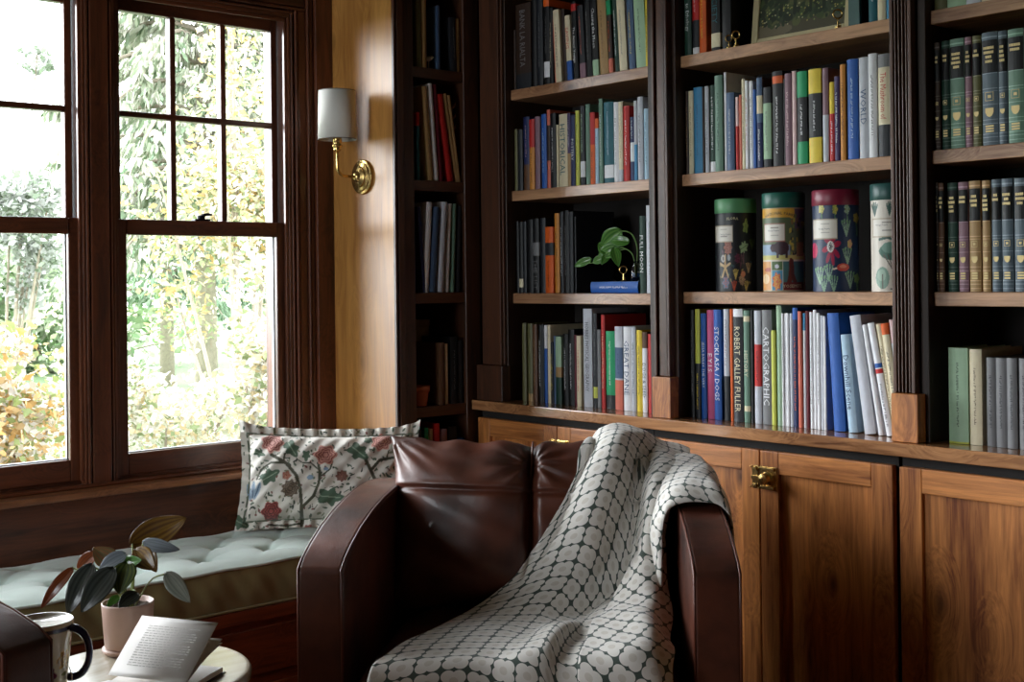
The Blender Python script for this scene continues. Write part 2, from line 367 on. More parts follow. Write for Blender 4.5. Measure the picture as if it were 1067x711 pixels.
# narrow corner bookcase, parallel to the windows
t = thing('bookcase', 'narrow dark corner bookcase between the sconce panel and the middle bookcase', 'bookcase')
MB().box(2.378, 2.72, 3.50, 3.52, 0, 2.4, BACKM).build('back_panel', t)
sp = MB().box(2.3772, 2.421, 3.186, 3.4995, 0, 2.4, DK); sp.box(2.352, 2.377, 3.180, 3.1915, 0, 2.4, DK); sp.build('side_panel', t, bevel=.003)
MB().box(2.628, 2.692, 3.186, 3.4995, 0, 2.4, DK).build('side_panel', t, bevel=.003)
for z in (.12, .480, .840, 1.205, 1.567, 1.930, 2.27):
    MB().box(2.4215, 2.6275, 3.190, 3.4995, z-.034, z, DKX).build('shelf', t, bevel=.002)
MB().box(2.4215, 2.6275, 3.186, 3.4995, 2.36, 2.4, DKX).build('top', t)
# pilasters between the bays
def pilaster(label, y0, y1, py0, py1, flutes, m=DK):
    t = thing('pilaster', label, 'pilaster', group=None)
    s = MB()
    s.box(2.684, 2.6945, y0, y1, .966, 2.4, m)
    if flutes:
        ew = (y1-y0)*.17; s.box(2.670, 2.684, y0, y0+ew, .966, 2.4, m); s.box(2.670, 2.684, y1-ew, y1, .966, 2.4, m)
        w = (y1-y0-2*ew)/flutes
        for k in range(flutes):
            a = y0+ew+w*k
            if flutes == 1: s.box(2.676, 2.684, a+.004, a+w-.004, .966, 2.4, m)
            else: s.box(2.6715, 2.684, a+w*.32, a+w*.75, .966, 2.4, m)
    else: s.box(2.674, 2.684, y0+.006, y1-.006, .966, 2.4, m)
    s.build('shaft', t, bevel=.003, seg=3)
    MB().box(2.658, 2.6945, py0, py1, .8505, .9655, WV if flutes else DK).build('plinth_block', t, bevel=.002)
pilaster('plain dark pilaster in the corner beside the narrow bookcase', 3.060, 3.166, 3.045, 3.172, 0)
pilaster('fluted pilaster between the middle and right-hand bookcases', 2.341, 2.399, 2.330, 2.398, 1)
pilaster('fluted pilaster right of the round canisters', 1.579, 1.637, 1.566, 1.636, 4)
# the continuous worktop
ct = MB(); ct.box(2.640, 3.0295, .55, 3.178, .818, .85, WY)
wt = wood('countertop_wood', hexc('B98458'), hexc('5E3820'), 'y', knots=.5, rough=.14, coat=.6); ct.mats = [wt]
tag(ct.build('countertop', bevel=.003, seg=3), 'long glossy wooden countertop running under the bookcases', 'countertop')
# base cabinets
def door_(parent, y0, y1, label=None):
    z0, z1, X = .085, .792, 2.660
    sl, rl = .058, .058
    f = MB(); f.box(X, X+.020, y0, y0+sl, z0, z1, WV); f.box(X, X+.020, y1-sl, y1, z0, z1, WV)
    d = f.build('door', parent, bevel=.0025)
    for a in (z1-rl, z0): MB().box(X+.0004, X+.0196, y0+sl, y1-sl, a, a+rl, WY).build('rail', d, bevel=.0025)
    MB().box(X+.012, X+.018, y0+sl-.004, y1-sl+.004, z0+rl-.004, z1-rl+.004, WV).build('door_panel', d)
    return d
def cabinet(label, ya, ym, yb):
    t = thing('base_cabinet', label, 'cabinet')
    b = MB(); b.box(2.683, 3.0, ya, yb, .08, .8175, flat('cabinet_inside', hexc('120A06'), .8)); b.box(2.72, 3.0, ya, yb, 0, .08, DKY); b.build('body', t)
    door_(t, ya+.004, ym-.0015); d = door_(t, ym+.0015, yb-.004)
    # brass cupboard latch across the meeting stiles
    l = MB(); z = .722; X = 2.660
    l.box(X-.004, X, ym-.056, ym-.003, z-.030, z+.030, BRASS); l.box(X-.004, X, ym+.003, ym+.022, z-.030, z+.030, BRASS)
    for s in (-1, 1):
        l.box(X-.012, X-.004, ym-.052, ym-.008, z+s*.024-.004, z+s*.024+.004, BRASS)
        l.box(X-.010, X-.004, ym+.005, ym+.019, z+s*.022-.004, z+s*.022+.004, BRASS)
        for yy in (-.052, -.010, .019): l.lathe([(.003, 0), (.002, .0015)], BRASS, (X-.0125 if yy < 0 else X-.0105, ym+yy+.002, z+s*.026), n=8, axis='x')
    l.lathe([(.017, 0), (.018, .006), (.013, .010), (.011, .016), (.015, .020), (.013, .025), (.004, .027)], BRASS, (X-.004, ym-.030, z), n=24, axis='x')
    l.box(X-.014, X-.008, ym-.014, ym+.018, z-.005, z+.005, BRASS)
    l.build('latch', d, bevel=.0008)
    return t
cabinet('wooden base cabinet in the corner, partly behind the armchair back', 2.415, 2.794, 3.174)
cabinet('knotty wooden base cabinet with the clearly visible brass latch, behind the blanket', 1.632, 2.026, 2.413)
cabinet('knotty wooden base cabinet at the right edge under the classics', .838, 1.232, 1.622)

# ================================================================ BOOKS
def spine_book(w, h, depth, colors, text, tcol, name='book', gilt=False):
    """book standing in its own frame: x across the spine, y into the shelf, z up; spine at y=0"""
    base, bands = colors
    bm = colmat(base); c = MB(); t = min(.0025, w*.16); n = 5; bul = min(.004, w*.18)
    zs = sorted({0., 1.} | {b[0] for b in bands} | {b[1] for b in bands})
    arc = [(-w/2+w*k/n, -bul*math.sin(PI*k/n)) for k in range(n+1)]
    for z0, z1 in zip(zs[:-1], zs[1:]):
        mid = (z0+z1)/2; mat = bm
        for b in bands:
            if b[0] <= mid <= b[1]: mat = colmat(b[2])
        P = [[(x, y, z*h) for x, y in arc] for z in (z0, z1)]; c.grid(P, mat)
        for s in (-1, 1):
            xo = s*w/2; xi = s*(w/2-t)
            c.box(min(xo, xi), max(xo, xi), 0, depth, z0*h, z1*h, mat)
    c.box(-w/2+t, w/2-t, .0002, t, 0.0003, h-.0003, bm)
    Yf = -bul-.0004
    def yat(x): return -bul-.0005
    if text:
        mat = colmat(tcol or 'white'); lo, hi = .12, .90
        if bands:
            free = [z for z in zs]; best = (0, 0, 1)
            for z0, z1 in zip(zs[:-1], zs[1:]):
                if z1-z0 > best[0]: best = (z1-z0, z0, z1)
            lo, hi = best[1]+.05*best[0], best[2]-.05*best[0]
        L = (hi-lo)*h*.9; mid = (lo+hi)/2*h
        if text == '~':
            q = min(w*.14, .0026); z = mid-L*.42; rr = random.Random(int(w*1e5)+int(h*1e4))
            while z < mid+L*.42:
                d = rr.uniform(.0009, .0016); k = rr.random(); x0, x1 = (-q, q) if k < .5 else ((-q, q*.2) if k < .75 else (-q*.1, q))
                c.add([(x0, yat(0), z), (x1, yat(0), z), (x1, yat(0), z+d), (x0, yat(0), z+d)], [(0, 1, 2, 3)], mat)
                if k > .35: c.add([(x0, yat(0), z+d), (x0+q*.45, yat(0), z+d), (x0+q*.45, yat(0), z+d*2), (x0, yat(0), z+d*2)], [(0, 1, 2, 3)], mat)
                z += d*2+rr.choice((.0007, .0007, .0009, .0035))
        else:
            vs, fs, tw, th = text_geo(text); sc = min(w*.62/max(th, .6), L/tw)
            sy = min(w*.6/th, sc*1.5)
            c.add([(y*sy, yat(y*sy), mid-x*sc) for x, y in vs], fs, mat)
    if gilt:
        G = flat('gilding', hexc('C9B27A'), .4, .3)
        c.add([(x*.97, y-.0006, z*h) for z in (.64, .93) for x, y in arc], [(k, k+1, n+2+k, n+1+k) for k in range(n)], colmat('black'))
        pal = flat('gilt_'+base.replace(' ', '_'), [min(1, q*1.7+.06) for q in lin(PAL[base.rstrip('0123456789')])], .5)
        for zz, d in ((.955, .012), (.635, .006), (.50, .006), (.475, .004), (.36, .005), (.225, .005), (.19, .006), (.10, .006), (.07, .006), (.03, .005)):
            c.add([(x*.97, y-.0008, zz*h+s*d*h*.6) for s in (-1, 1) for x, y in arc], [(k, k+1, n+2+k, n+1+k) for k in range(n)], pal)
        y = Yf-.0006; a = w*.26; z = .43*h; e = a*.75
        for x0, x1, z0, z1 in ((-a, a, z+a-.001, z+a), (-a, a, z-a, z-a+.001), (-a, -a+.001, z-a, z+a), (a-.001, a, z-a, z+a), (-a*.4, a*.4, z-a*.35, z+a*.35)):
            c.add([(x0, y, z0), (x1, y, z0), (x1, y, z1), (x0, y, z1)], [(0, 1, 2, 3)], G)
        z = .29*h; sh = [(-a, z+a), (a, z+a), (a, z), (a*.6, z-a*.8), (0, z-a*1.1), (-a*.6, z-a*.8), (-a, z)]
        c.add([(x, y, q) for x, q in sh], [tuple(range(7))], G)
        z = .145*h
        for k in range(3): c.add([(-a, y, z+(k-1)*.006-.0018), (a, y, z+(k-1)*.006-.0018), (a, y, z+(k-1)*.006+.0018), (-a, y, z+(k-1)*.006+.0018)], [(0, 1, 2, 3)], G)
        rr = random.Random(int(w*1e6)); ln = [.86, .82, .78, .74][:rr.choice((2, 3, 4))]
        for zz in ln:
            vs, fs, tw, th = text_geo(rr.choice(('Plays', 'Essays', 'Poems', 'Works', 'Letters'))) if False else (None, None, 1, 1)
            x0 = w*rr.uniform(.2, .36); x = -x0
            while x < x0-.0015:
                d = rr.uniform(.0012, .0024); c.add([(x, Yf-.001, zz*h-.003), (min(x+d, x0), Yf-.001, zz*h-.003), (min(x+d, x0), Yf-.001, zz*h+.003), (x, Yf-.001, zz*h+.003)], [(0, 1, 2, 3)], G); x += d+.0006
    o = c.build(name, fix=False)
    p = MB(); pt_ = flat('page_paper', hexc('D8CDB4'), .85)
    p.box(-w/2+t+.0002, w/2-t-.0002, t+.0005, depth-.004, .003, h-.004, pt_)
    p.build('page_block', o)
    return o
def parse_cols(spec):
    a = spec.split('/'); bands = []
    for q in a[1:]:
        c, r = q.split(':'); l, h = r.split('-'); bands.append((float(l or 0), float(h), c))
    return a[0], bands
BOOKS = [
 ('M1','x',1.862,'top shelf of the middle bookcase',[
  (3.052,3.044,0.197,'dark brown','','',0),
  (3.0397,2.9687,0.276,'dark brown/charcoal:.0-.18','BANK LA RIALTA','grey',0),
  (2.9649,2.942,0.296,'black','','',0),
  (2.9394,2.9125,0.286,'charcoal','~','grey',0),
  (2.9099,2.8832,0.292,'black/white:.08-.25/orange:.85-.93','~','grey',0),
  (2.8807,2.8651,0.24,'black','~','cream',0),
  (2.8698,2.8638,0.227,'salmon','','',-0.011),
  (2.8622,2.8361,0.229,'cream','~','charcoal',-0.0116),
  (2.8323,2.8169,0.228,'dark brown','','',-0.0122),
  (2.8132,2.7908,0.204,'cream/blue:.0-.3','SAVING','red',-0.011),
  (2.782,2.7606,0.241,'black/red:.88-.97','The Annual Voyage','white',-0.0116),
  (2.7546,2.7296,0.225,'charcoal/mauve:.0-.2','~','salmon',-0.0122),
  (2.7256,2.7023,0.248,'black','~','grey',-0.011),
  (2.7011,2.6758,0.243,'black/pale green:.0-.2','Chasing the Moon','white',-0.0116),
  (2.6722,2.6374,0.24,'tan','~','dark brown',-0.0122),
  (2.6331,2.6159,0.221,'dark brown/green:.8-1/salmon:.0-.2','~','orange',-0.011),
  (2.6086,2.5923,0.23,'dark green','~','white',-0.0116),
  (2.5889,2.5574,0.226,'cream','~','grey',-0.0122),
  (2.5524,2.5271,0.217,'slate blue','~','yellow',-0.011),
  (2.5223,2.481,0.216,'pale green','~','charcoal',-0.0116),
  (2.4717,2.4597,0.205,'yellow','~','charcoal',0),
  (2.4576,2.4443,0.202,'black','~','white',0),
 ]),
 ('M2','x',1.533,'second shelf of the middle bookcase',[
  (3.052,3.0382,0.202,'olive','','',0),
  (3.0355,3.0137,0.199,'charcoal','','',0),
  (3.0107,2.9822,0.237,'navy/brown:.0-.35','~','pale pink',0),
  (2.9797,2.9557,0.226,'red/amber:.0-.6','~','charcoal',0),
  (2.9531,2.9311,0.232,'mauve','~','grey',0),
  (2.9234,2.9,0.237,'blue','~','pale blue',0),
  (2.8982,2.8841,0.249,'salmon/dark brown:.35-.8','','',0),
  (2.8808,2.8561,0.235,'black','~','white',0),
  (2.854,2.8458,0.197,'cream','','',0),
  (2.8439,2.8066,0.228,'cream','HISTORICAL','teal',0),
  (2.8041,2.7897,0.228,'purple/tan:.0-.45','~','white',0),
  (2.7873,2.769,0.22,'navy','POTTERY','white',0),
  (2.7673,2.7507,0.232,'lime','~','dark green',0),
  (2.7482,2.7287,0.244,'charcoal/white:.1-.3','~','pale green',0),
  (2.7255,2.7076,0.247,'grey green','~','grey',0),
  (2.7062,2.6862,0.22,'orange/red:.55-1','~','dark brown',0),
  (2.684,2.6695,0.199,'pale blue/orange:.85-1','~','grey',0),
  (2.666,2.65,0.257,'grey green','~','white',0),
  (2.6486,2.6095,0.244,'teal/white:.06-.22','~','pale blue',0),
  (2.6073,2.588,0.24,'white','~','grey',0),
  (2.585,2.5681,0.239,'cream/pale grey:.0-.15','~','tan',0),
  (2.566,2.5427,0.224,'red','~','white',0),
  (2.5415,2.5241,0.189,'navy/white:.3-.6','~','white',0),
  (2.5216,2.5101,0.235,'pale grey/sky blue:.0-.45','','',0),
  (2.5078,2.4865,0.244,'pale grey','~','charcoal',0),
  (2.4811,2.4634,0.207,'pale blue','~','slate blue',0),
  (2.459,2.4422,0.236,'white','','',0),
 ]),
 ('M3','x',1.2,'third shelf of the middle bookcase',[
  (3.052,3.0391,0.234,'black','','',0),
  (3.0374,3.0182,0.231,'black/cream:.08-.2','','',0),
  (3.0164,3.0017,0.232,'charcoal','','',0),
  (2.9999,2.9706,0.237,'black','~','charcoal',0),
  (2.9681,2.9391,0.239,'black/grey:.5-.68','THE LIST','grey',0),
  (2.9366,2.9122,0.24,'charcoal','~','black',0),
  (2.9099,2.8734,0.21,'orange/charcoal:.57-.76','~','black',0),
  (2.8705,2.85,0.252,'amber','~','brown',0),
  (2.8467,2.832,0.256,'charcoal','~','white',0),
  (2.8296,2.8046,0.258,'black','~','grey',0),
  (2.8014,2.783,0.253,'charcoal','','',0),
  (2.7815,2.7751,0.237,'charcoal','','',0),  # light blue book; the deep shade around it is put into its charcoal
  (2.5075,2.4848,0.227,'dark green','FULL MOON','white',0),
  (2.481,2.4486,0.257,'pale grey','~','black',0),
 ]),
 ('M4','x',0.85,'counter below the middle bookcase',[
  (3.0257,3.0066,0.252,'olive','','',0),
  (3.0005,2.979,0.252,'olive/tan:.0-.1','','',0),
  (2.9739,2.9542,0.25,'brown','~','tan',0),
  (2.9517,2.9348,0.248,'black','~','white',0),
  (2.9314,2.923,0.251,'charcoal','','',0),
  (2.9197,2.9063,0.248,'white/blue:.0-.7','','',0),
  (2.9046,2.8913,0.249,'cream','','',0),
  (2.8901,2.8793,0.195,'black','~','yellow',0),
  (2.8775,2.8693,0.215,'slate blue','','',0),
  (2.8676,2.8414,0.213,'dark green/pale green:.55-1/tan:.4-.55','','',0),
  (2.8381,2.8154,0.222,'black','~','white',0),
  (2.8121,2.7865,0.237,'black','~','white',0),
  (2.785,2.7739,0.22,'maroon','','',0),
  (2.7723,2.7541,0.218,'cream','~','red',0),
  (2.7472,2.7097,0.302,'pale grey','HOBBES PHYSICAL GEOGRAPHY','charcoal',0),
  (2.7067,2.689,0.288,'charcoal/lime:.1-.22','~','grey',0),
  (2.6863,2.6718,0.239,'grey','','',0),
  (2.6692,2.654,0.284,'red','~','cream',0),
  (2.6514,2.6138,0.235,'green/black:.0-.18','~','white',0),
  (2.6115,2.5804,0.25,'pale grey/salmon:.0-.36/slate blue:.38-.75','~','navy',0),
  (2.5782,2.5475,0.25,'white','GREAT DANE','slate blue',0),
  (2.5453,2.5272,0.251,'pale grey','~','charcoal',0),
  (2.5244,2.5037,0.241,'yellow','~','black',0),
  (2.5016,2.4824,0.236,'white/brown:.8-1','DOGS & SEED','charcoal',0),
  (2.4796,2.4585,0.231,'red','','',0),
 ]),
 ('R1','x',1.872,'top shelf of the right-hand bookcase',[
  (2.326,2.3009,0.213,'dark green','to Ethology','white',0),
  (2.2955,2.272,0.24,'charcoal/red:.4-1/white:.0-.08','~','white',0),
  (2.2695,2.2448,0.197,'orange','~','yellow',0),
  (2.2286,2.1975,0.195,'black/cream:.05-.25','OCIETY','teal',0),
  (2.1901,2.1602,0.23,'black','','',0),
  (1.7312,1.707,0.24,'teal','~','white',0),
  (1.704,1.6813,0.25,'cream','~','charcoal',0),
  (1.6801,1.6683,0.26,'sky blue','','',0),
 ]),
 ('R2','x',1.537,'second shelf of the right-hand bookcase',[
  (2.326,2.3169,0.236,'dark brown','~','tan',0),
  (2.3145,2.2972,0.235,'cream','~','tan',0),
  (2.2947,2.2643,0.242,'sky blue','~','slate blue',0),
  (2.2627,2.2557,0.239,'dark brown','','',0),
  (2.2542,2.2403,0.241,'pale grey','~','charcoal',0),
  (2.238,2.2181,0.242,'dark green/white:.0-.12','~','white',0),
  (2.2164,2.1892,0.265,'grey green','~','dark green',0),
  (2.1868,2.1793,0.272,'white','','',0),
  (2.1768,2.15,0.213,'slate blue','~','pale grey',0),
  (2.1479,2.1383,0.199,'pale pink/red:.0-.6','','',0),
  (2.1368,2.1288,0.204,'salmon','','',0),
  (2.1262,2.116,0.246,'cream','~','maroon',0),
  (2.1139,2.1037,0.239,'white','~','red',0),
  (2.1023,2.09,0.237,'white','~','brown',0),
  (2.0873,2.0773,0.212,'blue','','',0),
  (2.0749,2.0564,0.242,'slate blue/cream:.6-.8/navy:.0-.5','~','white',0),
  (2.0544,2.0284,0.213,'charcoal/pale green:.1-.8','~','grey',0),
  (2.0253,1.9927,0.252,'black/orange:.87-.95','~','white',0),
  (1.9907,1.9839,0.229,'black','','',0),
  (1.9824,1.9619,0.241,'mauve','~','pale pink',0),
  (1.9599,1.947,0.245,'pale pink','','',0),
  (1.945,1.9142,0.241,'black/green:.72-1/green2:.0-.24','~','white',0),
  (1.9095,1.8714,0.242,'black/yellow:.74-1/yellow2:.0-.27','~','white',0),
  (1.8688,1.8513,0.241,'pale grey/mauve:.5-1','','',0),
  (1.8464,1.8322,0.202,'red/yellow:.6-1','~','white',0),
  (1.8302,1.8149,0.214,'purple','~','white',0),
  (1.8128,1.797,0.242,'amber','~','charcoal',0),
  (1.7944,1.7633,0.252,'blue','~','pale blue',0),
  (1.7607,1.7331,0.252,'pale grey','WORLD','slate blue',0),
  (1.7312,1.7076,0.257,'white','~','charcoal',0),
  (1.7039,1.6717,0.252,'cream/charcoal:.0-.31/grey:.87-1','The Mushroom of','red',0),
  (1.6699,1.6634,0.26,'white','','',0),
 ]),
 ('R4','x',0.85,'counter below the right-hand bookcase',[
  (2.3143,2.3008,0.303,'black','~','grey',0),
  (2.2985,2.2812,0.306,'lime/charcoal:.0-.5','~','yellow',0),
  (2.279,2.2603,0.294,'blue','JESSA BAILEY THE VERY','white',0),
  (2.258,2.2334,0.304,'pink','E.Y.I.S.','white',0),
  (2.2303,2.2045,0.305,'blue','STOCKLASA / DOGS','white',0),
  (2.1954,2.1767,0.307,'pale grey/charcoal:.0-.4','~','mauve',0),
  (2.1752,2.1655,0.308,'orange','','',0),
  (2.1626,2.1302,0.308,'charcoal/white:.93-1','ROBERT GALLEY FULLER','cream',0),
  (2.128,2.1077,0.304,'grey green/cream:.9-.95/cream:.1-.15','HISTORY','cream',0),
  (2.1055,2.0968,0.305,'black','','',0),
  (2.094,2.071,0.304,'pale grey/red:.33-.7','~','charcoal',0),
  (2.0682,2.0364,0.306,'grey','CARTOGRAPHIC','white',0),
  (2.0354,2.0214,0.252,'lime','','',0),
  (2.0206,2.0043,0.318,'pale green','','',0),
  (2.0035,1.9975,0.298,'white','~','grey',0),
  (1.9967,1.9907,0.298,'white','~','grey',0),
  (1.9899,1.9804,0.298,'white','','',0),
  (1.979,1.9695,0.298,'pale grey','','',0),
  (1.968,1.9517,0.313,'navy/blue:.9-1','~','orange',0),
  (1.9505,1.939,0.304,'salmon','','',0),
  (1.9377,1.9297,0.299,'white/sky blue:.85-1','','',0),
  (1.9283,1.9197,0.305,'maroon','','',0),
  (1.917,1.9077,0.302,'white','~','grey',0),
  (1.9064,1.8965,0.308,'white','','',0),
  (1.8952,1.8854,0.3,'white','~','charcoal',0),
  (1.8841,1.875,0.294,'pale grey','','',0),
  (1.8737,1.8659,0.292,'white','','',0),
  (1.8612,1.8278,0.3,'blue','','',-0.0176),
  (1.8241,1.7988,0.246,'pale blue','Downhill Scene','navy',-0.0218),
  (1.7938,1.7626,0.294,'pale grey','','',-0.0404),
  (1.758,1.7457,0.272,'white','','',-0.0438),
  (1.7432,1.7243,0.276,'white/blue:.6-.64/red:.55-.59','~','charcoal',-0.0505),
  (1.7225,1.708,0.274,'cream','~','brown',-0.0471),
  (1.7062,1.6864,0.276,'cream/orange:.9-1','~','charcoal',-0.0409),
  (1.6845,1.672,0.286,'white/pale pink:.8-1','~','charcoal',-0.0265),
 ]),
 ('F1','x',1.872,'top shelf of the far right bookcase',[
  (1.553,1.5203,0.24,'olive','','',0),
  (1.5187,1.472,0.25,'pale green','','',0),
  (1.4698,1.4358,0.26,'pale grey','','',0),
  (1.4332,1.3968,0.24,'cream','','',0),
 ]),
 ('F2','x',1.541,'second shelf of the far right bookcase',[
  (1.553,1.5377,0.254,'G dark brown','','',0),
  (1.5338,1.5129,0.255,'G dark green','','',0),
  (1.5121,1.4765,0.256,'G grey green','','',0),
  (1.4749,1.4578,0.256,'G mauve','','',0),
  (1.4562,1.435,0.256,'G olive','','',0),
  (1.4328,1.3944,0.259,'G blue grey','','',0),
  (1.3933,1.3723,0.257,'G blue grey','','',0),
  (1.3707,1.3335,0.257,'G grey green','','',0),
  (1.3325,1.3131,0.254,'G mauve','','',0),
 ]),
 ('F3','x',1.205,'third shelf of the far right bookcase',[
  (1.553,1.547,0.26,'G dark brown','','',0),
  (1.5462,1.5321,0.257,'G brown','','',0),
  (1.5227,1.4984,0.256,'G dark green','','',0),
  (1.4955,1.4709,0.256,'G mauve','','',0),
  (1.4686,1.4404,0.257,'G tan','','',0),
  (1.437,1.417,0.256,'G tan','','',0),
  (1.4136,1.3906,0.257,'G blue grey','','',0),
  (1.3895,1.3624,0.257,'G blue grey','','',0),
  (1.3597,1.3294,0.256,'G blue grey','','',0),
 ]),
 ('F4','x',0.85,'counter below the far right bookcase',[
  (1.5259,1.4768,0.224,'pale green/lime:.0-.02','~','charcoal',0),
  (1.4749,1.4445,0.222,'cream','~','brown',0),
  (1.434,1.4123,0.204,'grey','~','charcoal',0),
  (1.4105,1.3841,0.204,'grey','~','charcoal',0),
  (1.3829,1.3588,0.205,'grey','~','charcoal',0),
  (1.3552,1.3314,0.205,'grey','~','charcoal',0),
  (1.3296,1.3079,0.205,'grey','~','charcoal',0),
 ]),
 ('N1','y',1.93,'top shelf of the narrow corner bookcase',[
  (2.445,2.4642,0.255,'olive','','',0),
  (2.4677,2.4857,0.239,'tan','','',0),
  (2.5293,2.5441,0.209,'slate blue','','',0),
  (2.5797,2.6047,0.177,'charcoal','~','grey',0.0076),
  (2.6097,2.624,0.176,'tan','~','charcoal',0),
 ]),
 ('N2','y',1.567,'second shelf of the narrow corner bookcase',[
  (2.4397,2.4517,0.217,'teal/red:.8-1','','',0),
  (2.4626,2.4831,0.302,'tan','~','brown',0.0225),
  (2.4881,2.5051,0.314,'white','','',0.0225),
  (2.5099,2.5233,0.312,'maroon','','',0.0227),
  (2.5241,2.5487,0.282,'red','','',0.0431),
  (2.5524,2.5661,0.286,'tan','','',0.0485),
  (2.5697,2.5809,0.283,'tan','','',0.0411),
 ]),
 ('N3','y',1.205,'third shelf of the narrow corner bookcase',[
  (2.44,2.4537,0.276,'navy','','',0.0176),
  (2.4799,2.5015,0.292,'white','','',-0.0193),
  (2.5075,2.5324,0.276,'slate blue','','',-0.0224),
  (2.542,2.5641,0.294,'pale grey','','',-0.0229),
  (2.5703,2.583,0.29,'white','','',-0.0167),
  (2.5894,2.6037,0.29,'grey green','','',-0.0136),
  (2.61,2.624,0.284,'charcoal','','',-0.012),
 ]),
 ('N4','y',0.84,'fourth shelf of the narrow corner bookcase',[
  (2.5217,2.5452,0.201,'brown','','',0),
  (2.5499,2.5609,0.197,'cream','','',0),
  (2.569,2.5976,0.218,'black','~','grey',0),
  (2.6039,2.624,0.206,'charcoal','','',0),
 ]),
 ('N5','y',0.48,'lowest visible shelf of the narrow corner bookcase',[
  (2.4245,2.4337,0.294,'grey','~','black',0),
  (2.4374,2.4461,0.288,'charcoal','','',0),
  (2.4609,2.4773,0.29,'green','','',0),
  (2.48,2.4921,0.285,'tan','','',0),
  (2.5,2.5216,0.3,'red','~','white',0),
  (2.5265,2.5511,0.28,'mauve','~','charcoal',0),
  (2.5591,2.5948,0.285,'black','','',0),
  (2.5985,2.624,0.244,'blue/yellow:.75-.85','','',0),
 ]),
]
def place_books():
    recs = []
    DEP = {'M': .19, 'R': .19, 'F': .18, 'N': .17}
    rng = random.Random(11)
    for sid, wall, z, sname, bs in BOOKS:
        n = len(bs)
        for i, (A, B, h, col, tx, tc, lr) in enumerate(bs):
            gilt = col.startswith('G '); c0 = col[2:] if gilt else col
            w = abs(A-B)-.0004; ang = math.atan2(lr, h) if lr else 0
            hh = h/math.cos(ang) if lr else h
            wl = w*math.cos(ang) if lr else w
            dep = min(DEP[sid[0]]*rng.uniform(.85, 1.1), .21)
            o = spine_book(wl, hh, dep, parse_cols(c0), tx, tc, gilt=gilt)
            jit = 0 if gilt else rng.uniform(0, .006)
            mid = (A+B)/2
            if wall == 'x':
                # local x -> -Y world (left of the picture is +Y), local y -> +X
                if lr: mid = mid+lr
                zz = z+.0006+abs(math.sin(ang))*wl/2
                o.rotation_euler = (0, 0, -PI/2)
                o.location = (SH+.010+jit, mid, zz)
                if lr: o.rotation_euler = Matrix.Rotation(-PI/2, 3, 'Z').to_4x4().to_euler(); o.rotation_mode = 'XYZ'; o.matrix_world = Matrix.Translation(o.location) @ Matrix.Rotation(ang, 4, 'X') @ Matrix.Rotation(-PI/2, 4, 'Z')
            else:
                if lr: mid = mid+lr
                zz = z+.0006+abs(math.sin(ang))*wl/2
                o.location = (mid, 3.197+jit, zz)
                if lr: o.rotation_euler = (0, -ang, 0)
            recs.append(dict(o=o, s=sname, i=i, n=n, col=c0, w=w, tx=tx, gilt=gilt, lean=bool(lr), sid=sid, h=h))
    # ---- one label each, by look first, then by neighbours
    def cn(r): return r['col'].split('/')[0].rstrip('0123456789')
    def bandw(r):
        b = [q.split(':')[0].rstrip('0123456789') for q in r['col'].split('/')[1:]]
        b = [x for x in b if x != cn(r)]
        return b
    def size(r): return 'slim' if r['w'] < .0165 else ('thick' if r['w'] > .036 else '')
    SN = {'M1': 'top shelf of middle bookcase', 'M2': 'second shelf of middle bookcase', 'M3': 'third shelf of middle bookcase', 'M4': 'counter under middle bookcase',
          'R1': 'top shelf of right-hand bookcase', 'R2': 'second shelf of right-hand bookcase', 'R4': 'counter below the canisters', 'F1': 'top shelf at far right',
          'F2': 'upper row of classics', 'F3': 'lower row of classics', 'F4': 'counter at far right', 'N1': 'top shelf of corner bookcase', 'N2': 'second shelf of corner bookcase',
          'N3': 'third shelf of corner bookcase', 'N4': 'corner shelf with clay pot', 'N5': 'lowest corner shelf'}
    def forms(r, L, R):
        s, c, b = size(r), cn(r), bandw(r); kind = 'gilt bound book' if r['gilt'] else 'book'
        lean = 'leaning ' if r['lean'] else ''
        head = ' '.join(x for x in ((s+' ' if s else '')+lean+c, kind) if x).replace('  ', ' ')
        if b: head += ' with %s %s' % (b[0], 'bands' if False else 'band')
        if r['tx'] not in ('', '~'): head2 = '%s titled %s' % (head.split(' with ')[0], r['tx'])
        else: head2 = head
        sh = SN[r['sid']]
        yield '%s, %s' % (head2, sh)
        if L and R: yield '%s between %s and %s ones, %s' % (head.split(' with ')[0] if len(head.split()) > 5 else head, cn(L), cn(R), sh)
        elif R: yield '%s at left end before %s one, %s' % (head.split(' with ')[0], cn(R), sh)
        elif L: yield '%s at right end after %s one, %s' % (head.split(' with ')[0], cn(L), sh)
        ORD = ['first', 'second', 'third', 'fourth', 'fifth', 'sixth', 'seventh', 'eighth', 'ninth', 'tenth', 'eleventh', 'twelfth', 'thirteenth', 'fourteenth', 'fifteenth',
               'sixteenth', 'seventeenth', 'eighteenth', 'nineteenth', 'twentieth', 'twenty-first', 'twenty-second', 'twenty-third', 'twenty-fourth', 'twenty-fifth',
               'twenty-sixth', 'twenty-seventh', 'twenty-eighth', 'twenty-ninth', 'thirtieth', 'thirty-first', 'thirty-second', 'thirty-third', 'thirty-fourth', 'thirty-fifth', 'thirty-sixth']
        yield '%s, %s from left, %s' % (head.split(' with ')[0], ORD[r['i']], sh)
    F = []
    for k, r in enumerate(recs):
        L = recs[k-1] if k and recs[k-1]['sid'] == r['sid'] else None
        R = recs[k+1] if k+1 < len(recs) and recs[k+1]['sid'] == r['sid'] else None
        F.append(list(forms(r, L, R)))
    lvl = [0]*len(recs)
